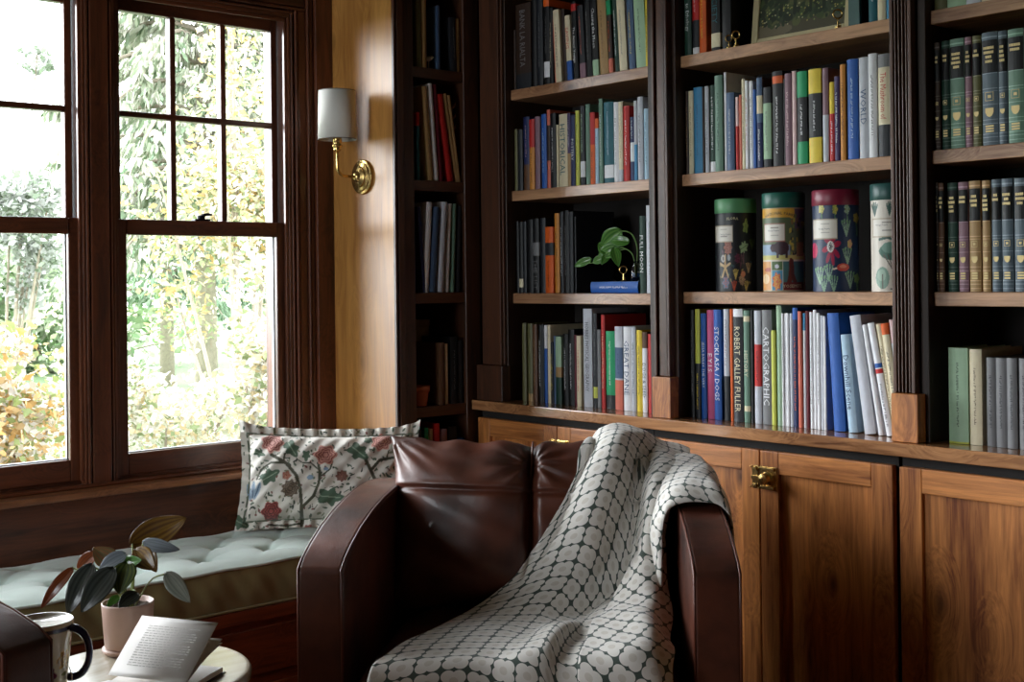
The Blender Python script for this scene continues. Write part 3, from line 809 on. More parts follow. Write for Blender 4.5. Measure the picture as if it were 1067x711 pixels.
    for _ in range(5):
        cnt = {}
        for k, f in enumerate(F): cnt.setdefault(f[min(lvl[k], len(f)-1)].lower(), []).append(k)
        for v in cnt.values():
            if len(v) > 1:
                for k in v: lvl[k] += 1
    for k, r in enumerate(recs):
        f = F[k][min(lvl[k], len(F[k])-1)]
        if len(f.split()) > 16: f = F[k][-1]
        tag(r['o'], f, 'book', 'books on the '+r['s'] if not r['sid'].endswith('4') or r['sid'][0] == 'N' else 'books on the '+r['s'])
place_books()
# ================================================================ SCONCE
t = thing('wall_sconce', 'brass wall sconce with a white drum shade on the honey pine panel', 'lamp')
SY = 3.36
m = MB(); m.lathe([(.055, 0), (.057, .004), (.055, .009), (.047, .010), (.046, .014), (.034, .016), (.033, .021), (.018, .026), (.014, .034), (.008, .037), (.0, .038)], BRASS, (2.3455, SY, 1.583), n=48, axis='x')
m.build('backplate', t, smooth=True, bevel=.0006)
sx = 2.246
m = MB(); pts = [(2.32, SY, 1.583), (2.275, SY, 1.583)] + [(sx+.028-.028*math.sin(a), SY, 1.583+.028-.028*math.cos(a)) for a in (.3, .6, .9, 1.2, 1.45)] + [(sx, SY, 1.63), (sx, SY, 1.665)]
m.tube(pts, .0048, BRASS, 14); m.build('arm', t, smooth=True)
m = MB(); m.lathe([(.0, 1.662), (.010, 1.662), (.0125, 1.667), (.010, 1.671), (.0165, 1.676), (.017, 1.681), (.010, 1.685), (.0145, 1.689), (.0145, 1.720), (.0, 1.720)], BRASS, (sx, SY, 0), n=28)
m.build('socket', t, smooth=True)
SHADE, snt, sb = newmat('linen_shade'); sb.inputs['Base Color'].default_value = (*hexc('D8D6CE'), 1); sb.inputs['Roughness'].default_value = .9
sb.inputs['Transmission Weight'].default_value = 0
m = MB(); m.lathe([(.061, 1.698), (.0575, 1.855)], SHADE, (sx, SY, 0), n=56, closed=True); m.build('lamp_shade', t, smooth=True, solid=.0016)
m = MB()
for z, r in ((1.699, .0616), (1.854, .0582)): m.tube([(sx+r*math.cos(a), SY+r*math.sin(a), z) for a in np.linspace(0, 2*PI, 49)], .0014, flat('shade_trim', hexc('6A665E'), .8), 6, cap=False)
m.build('shade_trim', t)
m = MB(); m.lathe([(.004, 1.72), (.012, 1.73), (.016, 1.75), (.012, 1.775), (.0, 1.785)], flat('bulb_glass', hexc('E8E4DA'), .3), (sx, SY, 0), n=20); m.build('bulb', t, smooth=True)

# ================================================================ WINDOW SEAT
t = thing('window_seat', 'reddish wooden window seat base below the tufted green cushion', 'window seat')
MB().box(-1.4, 2.335, 3.090, 3.527, .0, .345, SEATW).build('body', t, bevel=.003)
m = MB(); m.box(-1.4, 2.335, 3.072, 3.0895, .305, .344, SEATW); m.build('top_rail', t, bevel=.003)
m = MB(); m.box(-1.4, 2.335, 3.078, 3.0895, .012, .125, SEATW); m.build('bottom_rail', t, bevel=.003)
m = MB(); m.box(-1.4, 2.335, 3.083, 3.0895, .155, .285, SEATW); m.build('front_panel', t, bevel=.006)
CUSH = flat('seafoam_velvet', hexc('D2E2D8'), .75, sheen=.4, bump=.1, bscale=500, var=.05)
BAND = flat('olive_velvet', hexc('857A4C'), .7, sheen=.3, var=.12, vscale=9)
t = thing('seat_cushion', 'pale green button tufted window seat cushion with an olive side band', 'cushion')
x0, x1, y0, y1 = -1.3, 2.330, 3.075, 3.520
# tufting buttons on a staggered grid
BT = [(bx, by) for r, by in enumerate((3.19, 3.30, 3.41)) for bx in np.arange(-1.2+(.10 if r % 2 else 0), 2.28, .205)]
BT = [(2.24-(2.24-bx), by) for bx, by in BT if x0+.05 < bx < x1-.04]
nx, ny = 420, 56
X, Y = np.meshgrid(np.linspace(x0, x1, nx), np.linspace(y0, y1, ny))
ex = np.minimum(X-x0, x1-X); ey = np.minimum(Y-y0, y1-Y); e = np.minimum(ex, ey)
Z = .462+.030*(1-np.exp(-e/.05))
for bx, by in BT:
    dx, dy = X-bx, Y-by; d = np.hypot(dx, dy); a = np.arctan2(dy, dx)
    Z -= .026*np.exp(-(d/.024)**2)+.010*np.exp(-(d/.07)**2)
    for aa in (math.radians(47), math.radians(133), math.radians(-47), math.radians(-133), 0, PI):
        w = np.abs(np.sin((a-aa)))*d; f = np.cos(a-aa) > 0
        Z -= np.where(f, (.006 if aa in (0, PI) else .009)*np.exp(-(w/.006)**2)*np.exp(-(d/.075)**2), 0)
Z += .002*np.sin(X*23+Y*9)
m = MB(); m.grid([[(X[i, j], Y[i, j], Z[i, j]) for j in range(nx)] for i in range(ny)], CUSH); m.build('cushion_top', t, smooth=True)
nz = 8; P = []
for k in range(nz+1):
    z = .348+(.462-.348)*k/nz; b = .008*math.sin(PI*k/nz); ring = []
    for x in np.linspace(x0, x1, 300): ring.append((x, y0-b-.0022*math.sin(x*47)*math.sin(PI*k/nz)-.0015*math.sin(x*111+k), z))
    ring += [(x1+b*.3, y, z) for y in (y0+.02, y1)] + [(x0, y1, z), (x0, y0, z)]
    P.append(ring)
m = MB(); m.grid(P, BAND); m.add([(x0, y0, .348), (x1, y0, .348), (x1, y1, .348), (x0, y1, .348)], [(0, 1, 2, 3)], BAND); m.build('side_band', t, smooth=True)
m = MB(); m.tube([(x, y0-.002+.001*math.sin(x*40), .463+.0015*math.sin(x*31)) for x in np.linspace(x0, x1, 260)], .0045, CUSH, 8); m.tube([(x, y0-.002, .349) for x in np.linspace(x0, x1, 60)], .004, BAND, 8)
m.build('piping', t, smooth=True)
for bx, by in BT:
    if bx < .9: continue
    zc = .462+.030-.034; m = MB(); m.lathe([(.009, zc), (.008, zc+.003), (.004, zc+.005), (.0, zc+.0055)], CUSH, (bx, by, 0), n=14); m.build('button', t, smooth=True)

# ================================================================ FLORAL PILLOW
def cushion_shape(W, Hh, T, nx, ny, flange=0, pinch=.05, ears=.0, seed=1):
    """front & back sheets of a filled cushion in its own frame: x right, z up, y thickness (front = -y)"""
    a = np.linspace(-1, 1, nx); b = np.linspace(-1, 1, ny); A, B = np.meshgrid(a, b)
    fx = 1-pinch*(1-B**2)**1.0; fz = 1-pinch*1.4*(1-A**2)
    Xp = A*W/2*fx; Zp = B*Hh/2*fz
    fl = flange
    ia = np.clip(np.abs(A)/(1-fl*2/W), 0, 1); ib = np.clip(np.abs(B)/(1-fl*2/Hh), 0, 1)
    th = T/2*((1-ia**2.6)*(1-ib**2.6))**.45
    return A, B, Xp, Zp, th
A, B, Xp, Zp, th = cushion_shape(.56, .325, .19, 300, 180, flange=.028, pinch=.06)
Zp = Zp+.016*(np.abs(A)**7)*(np.clip(B, 0, 1)**7)
U = 100+(A+1)/2*830; V = 610-(B+1)/2*500
pp = Paint(U.ravel(), V.ravel(), C('DCD6CC'))
rng = random.Random(5)
for _ in range(420):
    x, y = rng.uniform(60, 960), rng.uniform(90, 640); an = rng.uniform(0, 180)
    pp.ell(x, y, rng.uniform(6, 13), rng.uniform(3, 5.5), rng.choice([C('4C5A46'), C('5E6C58'), C('3A4236'), C('8A8C70'), C('7A4A42')]), an)
for _ in range(60):
    x, y = rng.uniform(60, 960), rng.uniform(90, 640); pp.line([(x, y), (x+rng.uniform(-26, 26), y+rng.uniform(-26, 26))], 2, C('555A48'))
br = C('4A4A3A')
for pts, w in (([(400, 600), (402, 520), (392, 430), (370, 360), (320, 300), (250, 258)], 8), ([(402, 520), (455, 465), (478, 400), (482, 350), (472, 300)], 7), ([(482, 370), (530, 330), (540, 290)], 4),
               ([(320, 300), (250, 298), (200, 330), (182, 375)], 5), ([(310, 290), (315, 255)], 5), ([(780, 450), (745, 390), (720, 335), (695, 285)], 8), ([(722, 335), (760, 285), (830, 270), (870, 235)], 7),
               ([(790, 285), (800, 235)], 3), ([(400, 590), (330, 600), (250, 590)], 5), ([(470, 330), (440, 300), (400, 300), (370, 280)], 3), ([(860, 450), (880, 360), (900, 300)], 6)):
    pp.line(pts, w, br)
G1, G2 = C('4E6450'), C('8FA08A')
for x, y, r, an in ((345, 225, 44, 60), (655, 240, 52, 40), (243, 365, 46, -30), (530, 468, 56, 5), (415, 262, 26, 90), (120, 570, 40, 30), (700, 180, 22, 10), (560, 580, 34, 0), (860, 330, 36, 50), (190, 250, 26, 20), (640, 500, 30, 70)):
    pp.leafy(x, y, r, G1, G2, an)
for x, y, r, c, c2, n in ((255, 198, 50, 'D09A8C', '8E4A42', 7), (505, 258, 50, 'C48A7A', '7E3E38', 6), (762, 190, 46, 'D8A090', '9A5048', 7), (585, 366, 27, '8A5A4A', '4E342C', 8), (262, 530, 44, '9E4A44', '4E2420', 6),
                         (325, 362, 20, '9A4A42', 'C89A80', 5), (345, 425, 40, '7A6A58', '44382E', 9), (75, 300, 22, 'A0524A', '6E302C', 6), (830, 200, 16, 'A86A5A', '7A4038', 5), (900, 420, 34, 'B07A6A', '7A4038', 7), (70, 590, 26, '9E6A5A', '5A3A30', 6), (430, 620, 22, 'A0625A', '6A3A34', 6)):
    pp.flower(x, y, r, C(c), C(c2), n)
for dx in (-22, 0, 22): pp.ell(165+dx, 425+abs(dx)*.3, 12, 42, C('8FA3B4'), dx*.8); pp.ell(165+dx, 430, 4, 36, C('4C6078'), dx*.8)
pp.ell(437, 372, 16, 12, C('8094A8')); pp.ell(510, 330, 12, 9, C('7A8EA4'))
edge = (np.abs(A.ravel()) > 1-.02*2/.60*1.4) | (np.abs(B.ravel()) > 1-.02*2/.335*1.4)
PILM = vcmat('floral_print', .8, sheen=.2, bump=.15)
wr = .004*np.sin(A*19+B*5)*np.sin(B*11)+.003*np.sin(A*33-B*17)
fl = ((np.abs(A) > .905) | (np.abs(B) > .84))
rip = np.where(fl, .007*np.sin(A*42)*(np.abs(B) > .84)+.006*np.sin(B*24)*(np.abs(A) > .905), 0)
yf = -(th+np.where(th > .01, wr, 0))+rip-.0012; yb_ = th*.9+rip+.0012
nx, ny = 300, 180
f = MB(); f.grid([[(Xp[i, j], yf[i, j], Zp[i, j]) for j in range(nx)] for i in range(ny)], PILM)
f.grid([[(Xp[i, j], yb_[i, j], Zp[i, j]) for j in range(nx)] for i in range(ny)][::-1], PILM)
f.col = np.r_[pp.C, pp.C.reshape(ny, nx, 3)[::-1].reshape(-1, 3)]
t = thing('throw_pillow', 'white floral throw pillow with ruffled flange standing on the window seat', 'pillow')
d = Vector((2.385, 3.115, 0))-Vector((1.925, 3.455, 0)); rz = math.atan2(d.y, d.x)
o = f.build('pillow_cover', t, smooth=True, fix=False)
pts = []
for s, e2 in (((-1, -1), (1, -1)), ((1, -1), (1, 1)), ((1, 1), (-1, 1)), ((-1, 1), (-1, -1))):
    for k in range(40):
        a = s[0]+(e2[0]-s[0])*k/40; b = s[1]+(e2[1]-s[1])*k/40; ka, kb = .907, .833
        pts.append((a*ka*.28*(1-.06*(1-b*b)), -.004, b*kb*.1625*(1-.084*(1-a*a))))
m = MB(); m.tube(pts+[pts[0]], .003, flat('pillow_welt', hexc('6A7260'), .8), 6, cap=False); m.build('welt', t, smooth=True)
t.location = (2.135, 3.262, .642); t.rotation_euler = (math.radians(-14), math.radians(1.5), rz)

# ================================================================ ARMCHAIRS
LEA, lnt, lb = newmat('brown_leather')
_tc = N(lnt, 'ShaderNodeTexCoord'); _n = N(lnt, 'ShaderNodeTexNoise'); _n.inputs['Scale'].default_value = 7; _n.inputs['Detail'].default_value = 5
_r = N(lnt, 'ShaderNodeValToRGB'); _r.color_ramp.elements[0].position = .3; _r.color_ramp.elements[0].color = (*hexc('2C150F'), 1); _r.color_ramp.elements[1].position = .75; _r.color_ramp.elements[1].color = (*hexc('6E3A28'), 1)
_v = N(lnt, 'ShaderNodeTexVoronoi'); _v.inputs['Scale'].default_value = 260
_b = N(lnt, 'ShaderNodeBump'); _b.inputs['Strength'].default_value = .12; _b.inputs['Distance'].default_value = .001
_n2 = N(lnt, 'ShaderNodeTexNoise'); _n2.inputs['Scale'].default_value = 22; _n2.inputs['Detail'].default_value = 3
_b2 = N(lnt, 'ShaderNodeBump'); _b2.inputs['Strength'].default_value = .25; _b2.inputs['Distance'].default_value = .006
for a, b in ((_tc.outputs['Object'], _n.inputs['Vector']), (_tc.outputs['Object'], _v.inputs['Vector']), (_tc.outputs['Object'], _n2.inputs['Vector']), (_n.outputs[0], _r.inputs[0]), (_r.outputs[0], lb.inputs['Base Color']),
             (_v.outputs['Distance'], _b.inputs['Height']), (_n2.outputs[0], _b2.inputs['Height']), (_b2.outputs[0], _b.inputs['Normal']), (_b.outputs[0], lb.inputs['Normal'])): lnt.links.new(a, b)
lb.inputs['Roughness'].default_value = .42; lb.inputs['Coat Weight'].default_value = .15
WELT = flat('leather_welt', hexc('5A3024'), .35)
def arm_profile():
    """(v, z) outline of an armrest seen from the side, front at v=0"""
    p = [(0, .075), (0, .36)]
    p += [(.0, .640)]
    p += [(.030, .660), (.08, .679), (.16, .702), (.26, .720), (.36, .732), (.46, .738), (.56, .738), (.66, .728), (.74, .708)]
    p += [(.775, .685), (.785, .65), (.785, .36), (.785, .075)]
    return p
def make_armchair(label):
    t = thing('armchair', label, 'armchair')
    prof = arm_profile()
    for s in (-1, 1):
        m = MB(); u = [.362, .385, .4, .44, .462]; P = []
        n = len(prof); us = (.364, .464); vs = [(s*(q-.060*v), v, z) for q in us for v, z in prof]      # the arms draw in toward the back
        fs = [(k, (k+1) % n, n+(k+1) % n, n+k) for k in range(n)] + [tuple(range(n)), tuple(range(2*n-1, n-1, -1))]
        m.add(vs, fs, LEA); a = m.build('armrest', t, smooth=True, bevel=.011, seg=4, hard=True)
        a.modifiers['edges'].angle_limit = math.radians(50)
        w = MB()
        for q in us:
            qq = q+(.0035 if q == us[0] else -.0035)
            w.tube([(s*(qq-.060*v), max(v, 0)-.0+(.003 if v == 0 else 0), z-(.003 if v > 0 else 0)) for v, z in prof[1:-2]], .0030, WELT, 8)
        w.build('piping', a, smooth=True)
    m = MB(); P = []
    # outside back and its top roll
    prof2 = [(.60, .10), (.585, .45), (.60, .70), (.625, .765), (.67, .785), (.72, .775), (.755, .73), (.785, .60), (.788, .10)]
    n = len(prof2); m.add([(q, v, z) for q in (-.330, .330) for v, z in prof2], [(k, (k+1) % n, n+(k+1) % n, n+k) for k in range(n)]+[tuple(range(n)), tuple(range(2*n-1, n-1, -1))], LEA)
    m.build('backrest', t, smooth=True, bevel=.012, seg=3, hard=True)
    m = MB(); m.box(-.330, .330, .02, .60, .085, .285, LEA); m.build('seat_base', t, smooth=True, bevel=.018, seg=3)
    # seat cushion
    m = MB(); nx, ny = 34, 30; A, B = np.meshgrid(np.linspace(-1, 1, nx), np.linspace(-1, 1, ny))
    e = ((1-np.abs(A)**6)*(1-np.abs(B)**6))**.5
    for s in (1, -1): m.grid([[(A[i, j]*(.356-.055*(.262+B[i, j]*.3)), .262+B[i, j]*.300, .368+s*.078*e[i, j]+(.012*s*e[i, j]*(1-A[i, j]**2))) for j in range(nx)] for i in range(ny)][::s], LEA)
    m.build('seat_cushion', t, smooth=True)
    # loose back cushion, pinched corners, seam down the middle, pull wrinkles
    A, B, Xp, Zp, th = cushion_shape(.715, .42, .26, 150, 100, pinch=.03)
    ear = (np.abs(A)**8)*(np.clip(B, 0, 1)**8)
    Zp = Zp+.014*ear; Xp = Xp*(1+.02*ear)
    th = th*(1-.36*np.exp(-(A/.035)**2))
    th = th+.0035*np.exp(-((B-.42+.05*A)/.02)**2)-.010*np.exp(-((B-.36+.05*A)/.035)**2)
    ang = np.arctan2(B-.72, A); rad = np.hypot(A*1.2, (B-.72)); th = th+.0055*np.sin(ang*11)*np.exp(-(rad/.34)**2)*(rad > .02)
    for cx, cy in ((-1, 1), (-1, -1), (1, 1)):
        ang = np.arctan2(B-cy, A-cx); rad = np.hypot(A-cx, (B-cy)); th = th+.006*np.sin(ang*16)*np.exp(-(rad/.4)**2)*(rad > .1)
    th = th+.003*np.sin(A*13+B*7)*np.sin(B*9+2)
    th = np.maximum(th, 0)
    Zp = Zp-.012*np.exp(-(A/.06)**2)*(B > .3)*B+.004*np.sin(A*21)*(np.clip(B, 0, 1)**3)
    Zp = Zp-.085*np.clip((A-.40)/.60, 0, 1)**1.3*np.clip(B, 0, 1)**.8        # the right shoulder has sagged under the blanket
    m = MB(); h, w = A.shape
    m.grid([[(Xp[i, j], -th[i, j], Zp[i, j]) for j in range(w)] for i in range(h)], LEA)
    m.grid([[(Xp[i, j], th[i, j]*.45, Zp[i, j]) for j in range(w)] for i in range(h)][::-1], LEA)
    bc = m.build('back_cushion', t, smooth=True, loc=(0, .512, .640), fix=False); bc.rotation_euler = (math.radians(-12), 0, 0)
    w = MB(); w.tube([(.0, -(.13*(1-abs(b)**2.6)**.45)*.64-.002, b*.205+.0) for b in np.linspace(-.9, .97, 40)], .0028, WELT, 8); w.build('centre_seam', bc, smooth=True)
    LG = flat('chair_leg_wood', hexc('2A1810'), .4)
    for sx_, sy_ in ((-.40, .05), (.40, .05), (-.40, .73), (.40, .73)):
        l = MB(); l.lathe([(.018, 0), (.026, .085)], LG, (sx_, sy_, 0), n=16); l.build('leg', t, smooth=True)
    return t
ch = make_armchair('brown leather armchair facing the room with a patterned blanket over it')
ch.location = (1.727, 1.943, 0); ch.rotation_euler = (0, 0, math.atan2(-.729, .6845))
def copy_tree(o, parent=None):
    c = o.copy(); COL.objects.link(c); c.parent = parent
    for k in list(o.children): copy_tree(k, c)
    return c
ch2 = copy_tree(ch); ch2['label'] = 'dark leather armchair at the bottom left corner, only its armrest tip showing beside the mug'
# its far armrest ends beside the side table
fw = Vector((.664, .747, 0)); rt = Vector((.747, -.664, 0))
r2 = (rt*.48+fw*.877).normalized(); b2 = (-rt*.877+fw*.48).normalized()
corner = Vector((.794, 2.030, 0)); ch2.location = corner-r2*.462; ch2.rotation_euler = (0, 0, math.atan2(r2.y, r2.x)); ch2.scale = (1, 1, 1.045)

# ================================================================ BLANKET (in the chair's frame)
BLK_M, bnt, bb = newmat('quatrefoil_weave')
_uv = N(bnt, 'ShaderNodeUVMap'); _sx = N(bnt, 'ShaderNodeSeparateXYZ'); bnt.links.new(_uv.outputs[0], _sx.inputs[0])
def mth(op, a, b=None, c=None):
    n = N(bnt, 'ShaderNodeMath', operation=op)
    for i, q in enumerate((a, b, c)):
        if q is None: continue
        if isinstance(q, (int, float)): n.inputs[i].default_value = q
        else: bnt.links.new(q, n.inputs[i])
    return n.outputs[0]
PIT = 1/.046
x = mth('MULTIPLY', _sx.outputs[0], PIT); y = mth('MULTIPLY', _sx.outputs[1], PIT)
# lattice of interlocking four-lobed shapes: grid lines bent into cusps
def wav(q): return mth('MULTIPLY', mth('SINE', mth('MULTIPLY', q, 4*PI)), .115)
fx = mth('SUBTRACT', mth('FRACT', mth('ADD', x, .5)), .5); fy = mth('SUBTRACT', mth('FRACT', mth('ADD', y, .5)), .5)
rad = mth('SQRT', mth('ADD', mth('MULTIPLY', fx, fx), mth('MULTIPLY', fy, fy)))
ax_ = mth('SUBTRACT', mth('ABSOLUTE', fx), .205); ay_ = mth('SUBTRACT', mth('ABSOLUTE', fy), .205)
lob = mth('SQRT', mth('ADD', mth('MULTIPLY', ax_, ax_), mth('MULTIPLY', ay_, ay_)))
line = mth('MULTIPLY', mth('GREATER_THAN', lob, .272), mth('GREATER_THAN', rad, .30))
core = mth('MULTIPLY', mth('LESS_THAN', rad, .17), .45)
_mix = N(bnt, 'ShaderNodeMixRGB'); _mix.inputs[1].default_value = (*hexc('E4DFD8'), 1); _mix.inputs[2].default_value = (*hexc('BCB09E'), 1); bnt.links.new(core, _mix.inputs[0])
_mix2 = N(bnt, 'ShaderNodeMixRGB'); bnt.links.new(line, _mix2.inputs[0]); bnt.links.new(_mix.outputs[0], _mix2.inputs[1]); _mix2.inputs[2].default_value = (*hexc('46524A'), 1)
_no = N(bnt, 'ShaderNodeTexNoise'); _no.inputs['Scale'].default_value = 900; bnt.links.new(_uv.outputs[0], _no.inputs['Vector'])
_bp = N(bnt, 'ShaderNodeBump'); _bp.inputs['Strength'].default_value = .4; _bp.inputs['Distance'].default_value = .002; bnt.links.new(_no.outputs[0], _bp.inputs['Height']); bnt.links.new(_bp.outputs[0], bb.inputs['Normal'])
bnt.links.new(_mix2.outputs[0], bb.inputs['Base Color']); bb.inputs['Roughness'].default_value = .9; bb.inputs['Sheen Weight'].default_value = .3
def catmull(P, n):
    """resample a row of 3-D control points to n points, smooth"""
    P = np.asarray(P, float); k = len(P); d = np.r_[0, np.cumsum(np.linalg.norm(np.diff(P, axis=0), axis=1)**.5+1e-6)]; tt = np.linspace(0, d[-1], n)
    E = np.vstack([2*P[0]-P[1], P, 2*P[-1]-P[-2]]); out = []
    for q in tt:
        i = min(max(np.searchsorted(d, q)-1, 0), k-2); u = (q-d[i])/(d[i+1]-d[i])
        a, b, c, e = E[i], E[i+1], E[i+2], E[i+3]
        out.append(.5*((2*b)+(-a+c)*u+(2*a-5*b+4*c-e)*u*u+(-a+3*b-3*c+e)*u**3))
    return np.array(out)
def sheet(mb, ctrl, nu, nv, u0=(0, 0), rot=0, wr=.002, seed=0):
    rows = np.array([catmull(r, nu) for r in ctrl]); G = np.array([catmull(rows[:, j], nv) for j in range(nu)]).transpose(1, 0, 2)
    su = np.zeros((nv, nu)); sv = np.zeros((nv, nu))
    su[:, 1:] = np.cumsum(np.linalg.norm(np.diff(G, axis=1), axis=2), axis=1); sv[1:, :] = np.cumsum(np.linalg.norm(np.diff(G, axis=0), axis=2), axis=0)
    # even out: average width/length keeps the weave square
    mu = su[:, -1].mean(); ml = sv[-1].mean(); su = su*.6+np.linspace(0, mu, nu)[None, :]*.4; sv = sv*.85+np.linspace(0, ml, nv)[:, None]*.15
    c, s = math.cos(rot), math.sin(rot); uv = np.stack([u0[0]+c*su-s*sv, u0[1]+s*su+c*sv], -1).reshape(-1, 2)
    gu = np.gradient(G, axis=1); gv = np.gradient(G, axis=0); nn = np.cross(gu, gv); nn /= np.linalg.norm(nn, axis=2, keepdims=True)+1e-9
    rs = np.random.RandomState(seed); h = np.zeros((nv, nu))
    for _ in range(7):
        a, b, p = rs.uniform(15, 60), rs.uniform(8, 40)*rs.choice((-1, 1)), rs.uniform(0, 6); h += np.sin(su*a+sv*b+p)
    G = G+nn*(h*wr)[..., None]*.5
    mb.grid(G.tolist(), BLK_M); mb.uv = uv.tolist() if mb.uv is None else mb.uv+uv.tolist()
t = thing('throw_blanket', 'cream and dark green quatrefoil patterned blanket draped over the armchair', 'blanket')
t.location = ch.location; t.rotation_euler = ch.rotation_euler
b = MB()
# main fall: behind the back, over the crest, down the back cushion, across the seat
main = [
 [(.15, .80, .60), (.19, .80, .60), (.22, .80, .60), (.27, .81, .60), (.31, .80, .60), (.35, .81, .60), (.38, .80, .60)],
 [(.165, .70, .825), (.19, .72, .835), (.22, .73, .835), (.27, .73, .825), (.31, .71, .812), (.35, .72, .800), (.390, .72, .785)],
 [(.158, .615, .855), (.190, .615, .868), (.230, .61, .866), (.270, .61, .850), (.305, .60, .826), (.345, .59, .808), (.390, .58, .792)],
 [(.140, .525, .835), (.175, .49, .852), (.222, .48, .850), (.265, .53, .828), (.292, .535, .808), (.320, .475, .800), (.376, .48, .790)],
 [(.105, .445, .765), (.145, .400, .780), (.195, .385, .775), (.243, .445, .755), (.262, .475, .745), (.290, .385, .765), (.350, .40, .762)],
 [(.062, .415, .690), (.110, .365, .700), (.170, .350, .695), (.228, .420, .680), (.250, .450, .670), (.276, .335, .690), (.330, .345, .700)],
 [(.010, .405, .600), (.065, .355, .605), (.135, .340, .600), (.208, .400, .590), (.236, .420, .585), (.264, .305, .605), (.312, .325, .610)],
 [(-.060, .385, .520), (.015, .360, .525), (.105, .362, .520), (.175, .385, .512), (.205, .380, .505), (.250, .290, .530), (.305, .300, .535)],
 [(-.140, .335, .468), (-.045, .300, .474), (.055, .310, .468), (.130, .325, .462), (.172, .280, .492), (.225, .255, .495), (.300, .265, .505)],
 [(-.215, .150, .468), (-.110, .140, .472), (.0, .140, .470), (.090, .135, .497), (.125, .13, .470), (.200, .13, .485), (.300, .16, .490)],
 [(-.270, .000, .468), (-.150, .000, .470), (-.03, .0, .470), (.060, .0, .498), (.100, .0, .468), (.190, .0, .482), (.315, .02, .478)],
 [(-.300, -.050, .440), (-.180, -.055, .445), (-.05, -.052, .444), (.050, -.060, .460), (.095, -.052, .440), (.190, -.06, .450), (.320, -.04, .445)],
 [(-.310, -.060, .300), (-.190, -.065, .300), (-.06, -.064, .300), (.045, -.080, .300), (.09, -.062, .300), (.185, -.08, .300), (.325, -.055, .300)],
]
sheet(b, main, 110, 170, rot=math.radians(8), wr=.0016, seed=4)
# saddle over the right armrest
def cross(v, top, bulge, zin, zout, uo=.482):
    return [(.306-bulge*.3, v-.01, zin), (.310-bulge, v, (zin+top)/2+.02), (.312-bulge*.6, v, top-.065), (.336-.05*v, v, top-.018), (.372-.06*v, v, top), (.420-.06*v, v, top+.002), (.458-.06*v, v, top-.008), (uo-.004-.05*v, v, top-.05), (uo+.002-.05*v, v, top-.14), (uo+.006-.05*v, v, zout)]
sad = [cross(.262, .738, .000, .490, .26), cross(.268, .752, .010, .485, .26), cross(.300, .772, .022, .480, .27), cross(.36, .780, .020, .49, .28), cross(.43, .788, .012, .51, .30),
       cross(.50, .795, -.004, .54, .32), cross(.57, .800, -.012, .57, .34), cross(.66, .790, -.015, .60, .36)]
sheet(b, sad, 130, 60, u0=(.9, .3), rot=math.radians(14), wr=.0016, seed=9)
# rumpled tail between the fall and the armrest
tail = [
 [(.255, .36, .640), (.272, .34, .640), (.298, .330, .640), (.318, .34, .640)],
 [(.228, .31, .570), (.258, .275, .575), (.292, .270, .570), (.322, .29, .560)],
 [(.190, .245, .512), (.238, .215, .535), (.285, .205, .540), (.326, .22, .500)],
 [(.160, .150, .500), (.225, .130, .522), (.278, .130, .526), (.324, .14, .475)],
 [(.140, .02, .490), (.215, .01, .505), (.275, .0, .510), (.322, .02, .470)],
 [(.130, -.055, .462), (.210, -.066, .470), (.275, -.062, .470), (.318, -.045, .440)],
 [(.130, -.085, .30), (.210, -.095, .30), (.275, -.09, .30), (.318, -.07, .30)]]
sheet(b, tail, 60, 90, u0=(.5, 1.2), rot=math.radians(-25), wr=.0022, seed=12)
# rest the cloth on what carries it: anything inside the leather moves out to its surface
from mathutils.bvhtree import BVHTree
bpy.context.view_layer.update(); _dg = bpy.context.evaluated_depsgraph_get(); inv = ch.matrix_world.inverted()
SOL = []
for o in [k for k in ch.children if k.name.split('.')[0] in ('back_cushion', 'armrest', 'backrest', 'seat_cushion')]:
    e = o.evaluated_get(_dg); me = e.to_mesh(); M_ = inv @ o.matrix_world
    SOL.append((o.name.split('.')[0], BVHTree.FromPolygons([M_ @ v.co for v in me.vertices], [tuple(p.vertices) for p in me.polygons]))); e.to_mesh_clear()
def push(P, gap=.007):
    for it in range(3):
        for i, p in enumerate(P):
            p = Vector(p)
            for nm, bv in SOL:
                if nm in ('back_cushion', 'seat_cushion'):
                    # cast from outside toward the surface and stay in front of it
                    dr = Vector((0, 1, 0)) if nm == 'back_cushion' else Vector((0, 0, -1))
                    h = bv.ray_cast(p-dr*.6, dr, .6+gap)
                    if h[0] is not None:
                        dep = (p-h[0]).dot(dr)+gap
                        if dep > 0:
                            if nm == 'back_cushion':
                                h2 = bv.ray_cast(p+Vector((0, 0, .6)), Vector((0, 0, -1)), .6+gap)
                                up = (h2[0].z+gap-p.z) if h2[0] is not None else 9
                                back = bv.ray_cast(p+dr*.6, -dr, .6); inside = back[0] is not None and (back[0]-p).dot(dr) > -gap
                                if inside:
                                    if up < dep and up > 0: p = p+Vector((0, 0, up))
                                    else: p = p-dr*dep
                            elif dep < .12: p = p-dr*dep
                else:
                    c, n, _, dist = bv.find_nearest(p)
                    if c is not None and ((p-c).dot(n) < 0 and dist < .09 or dist < gap): p = c+n*gap
            P[i] = tuple(p)
    return P
b.v = push(b.v)
b.build('blanket_cloth', t, smooth=True, solid=.005, fix=False)
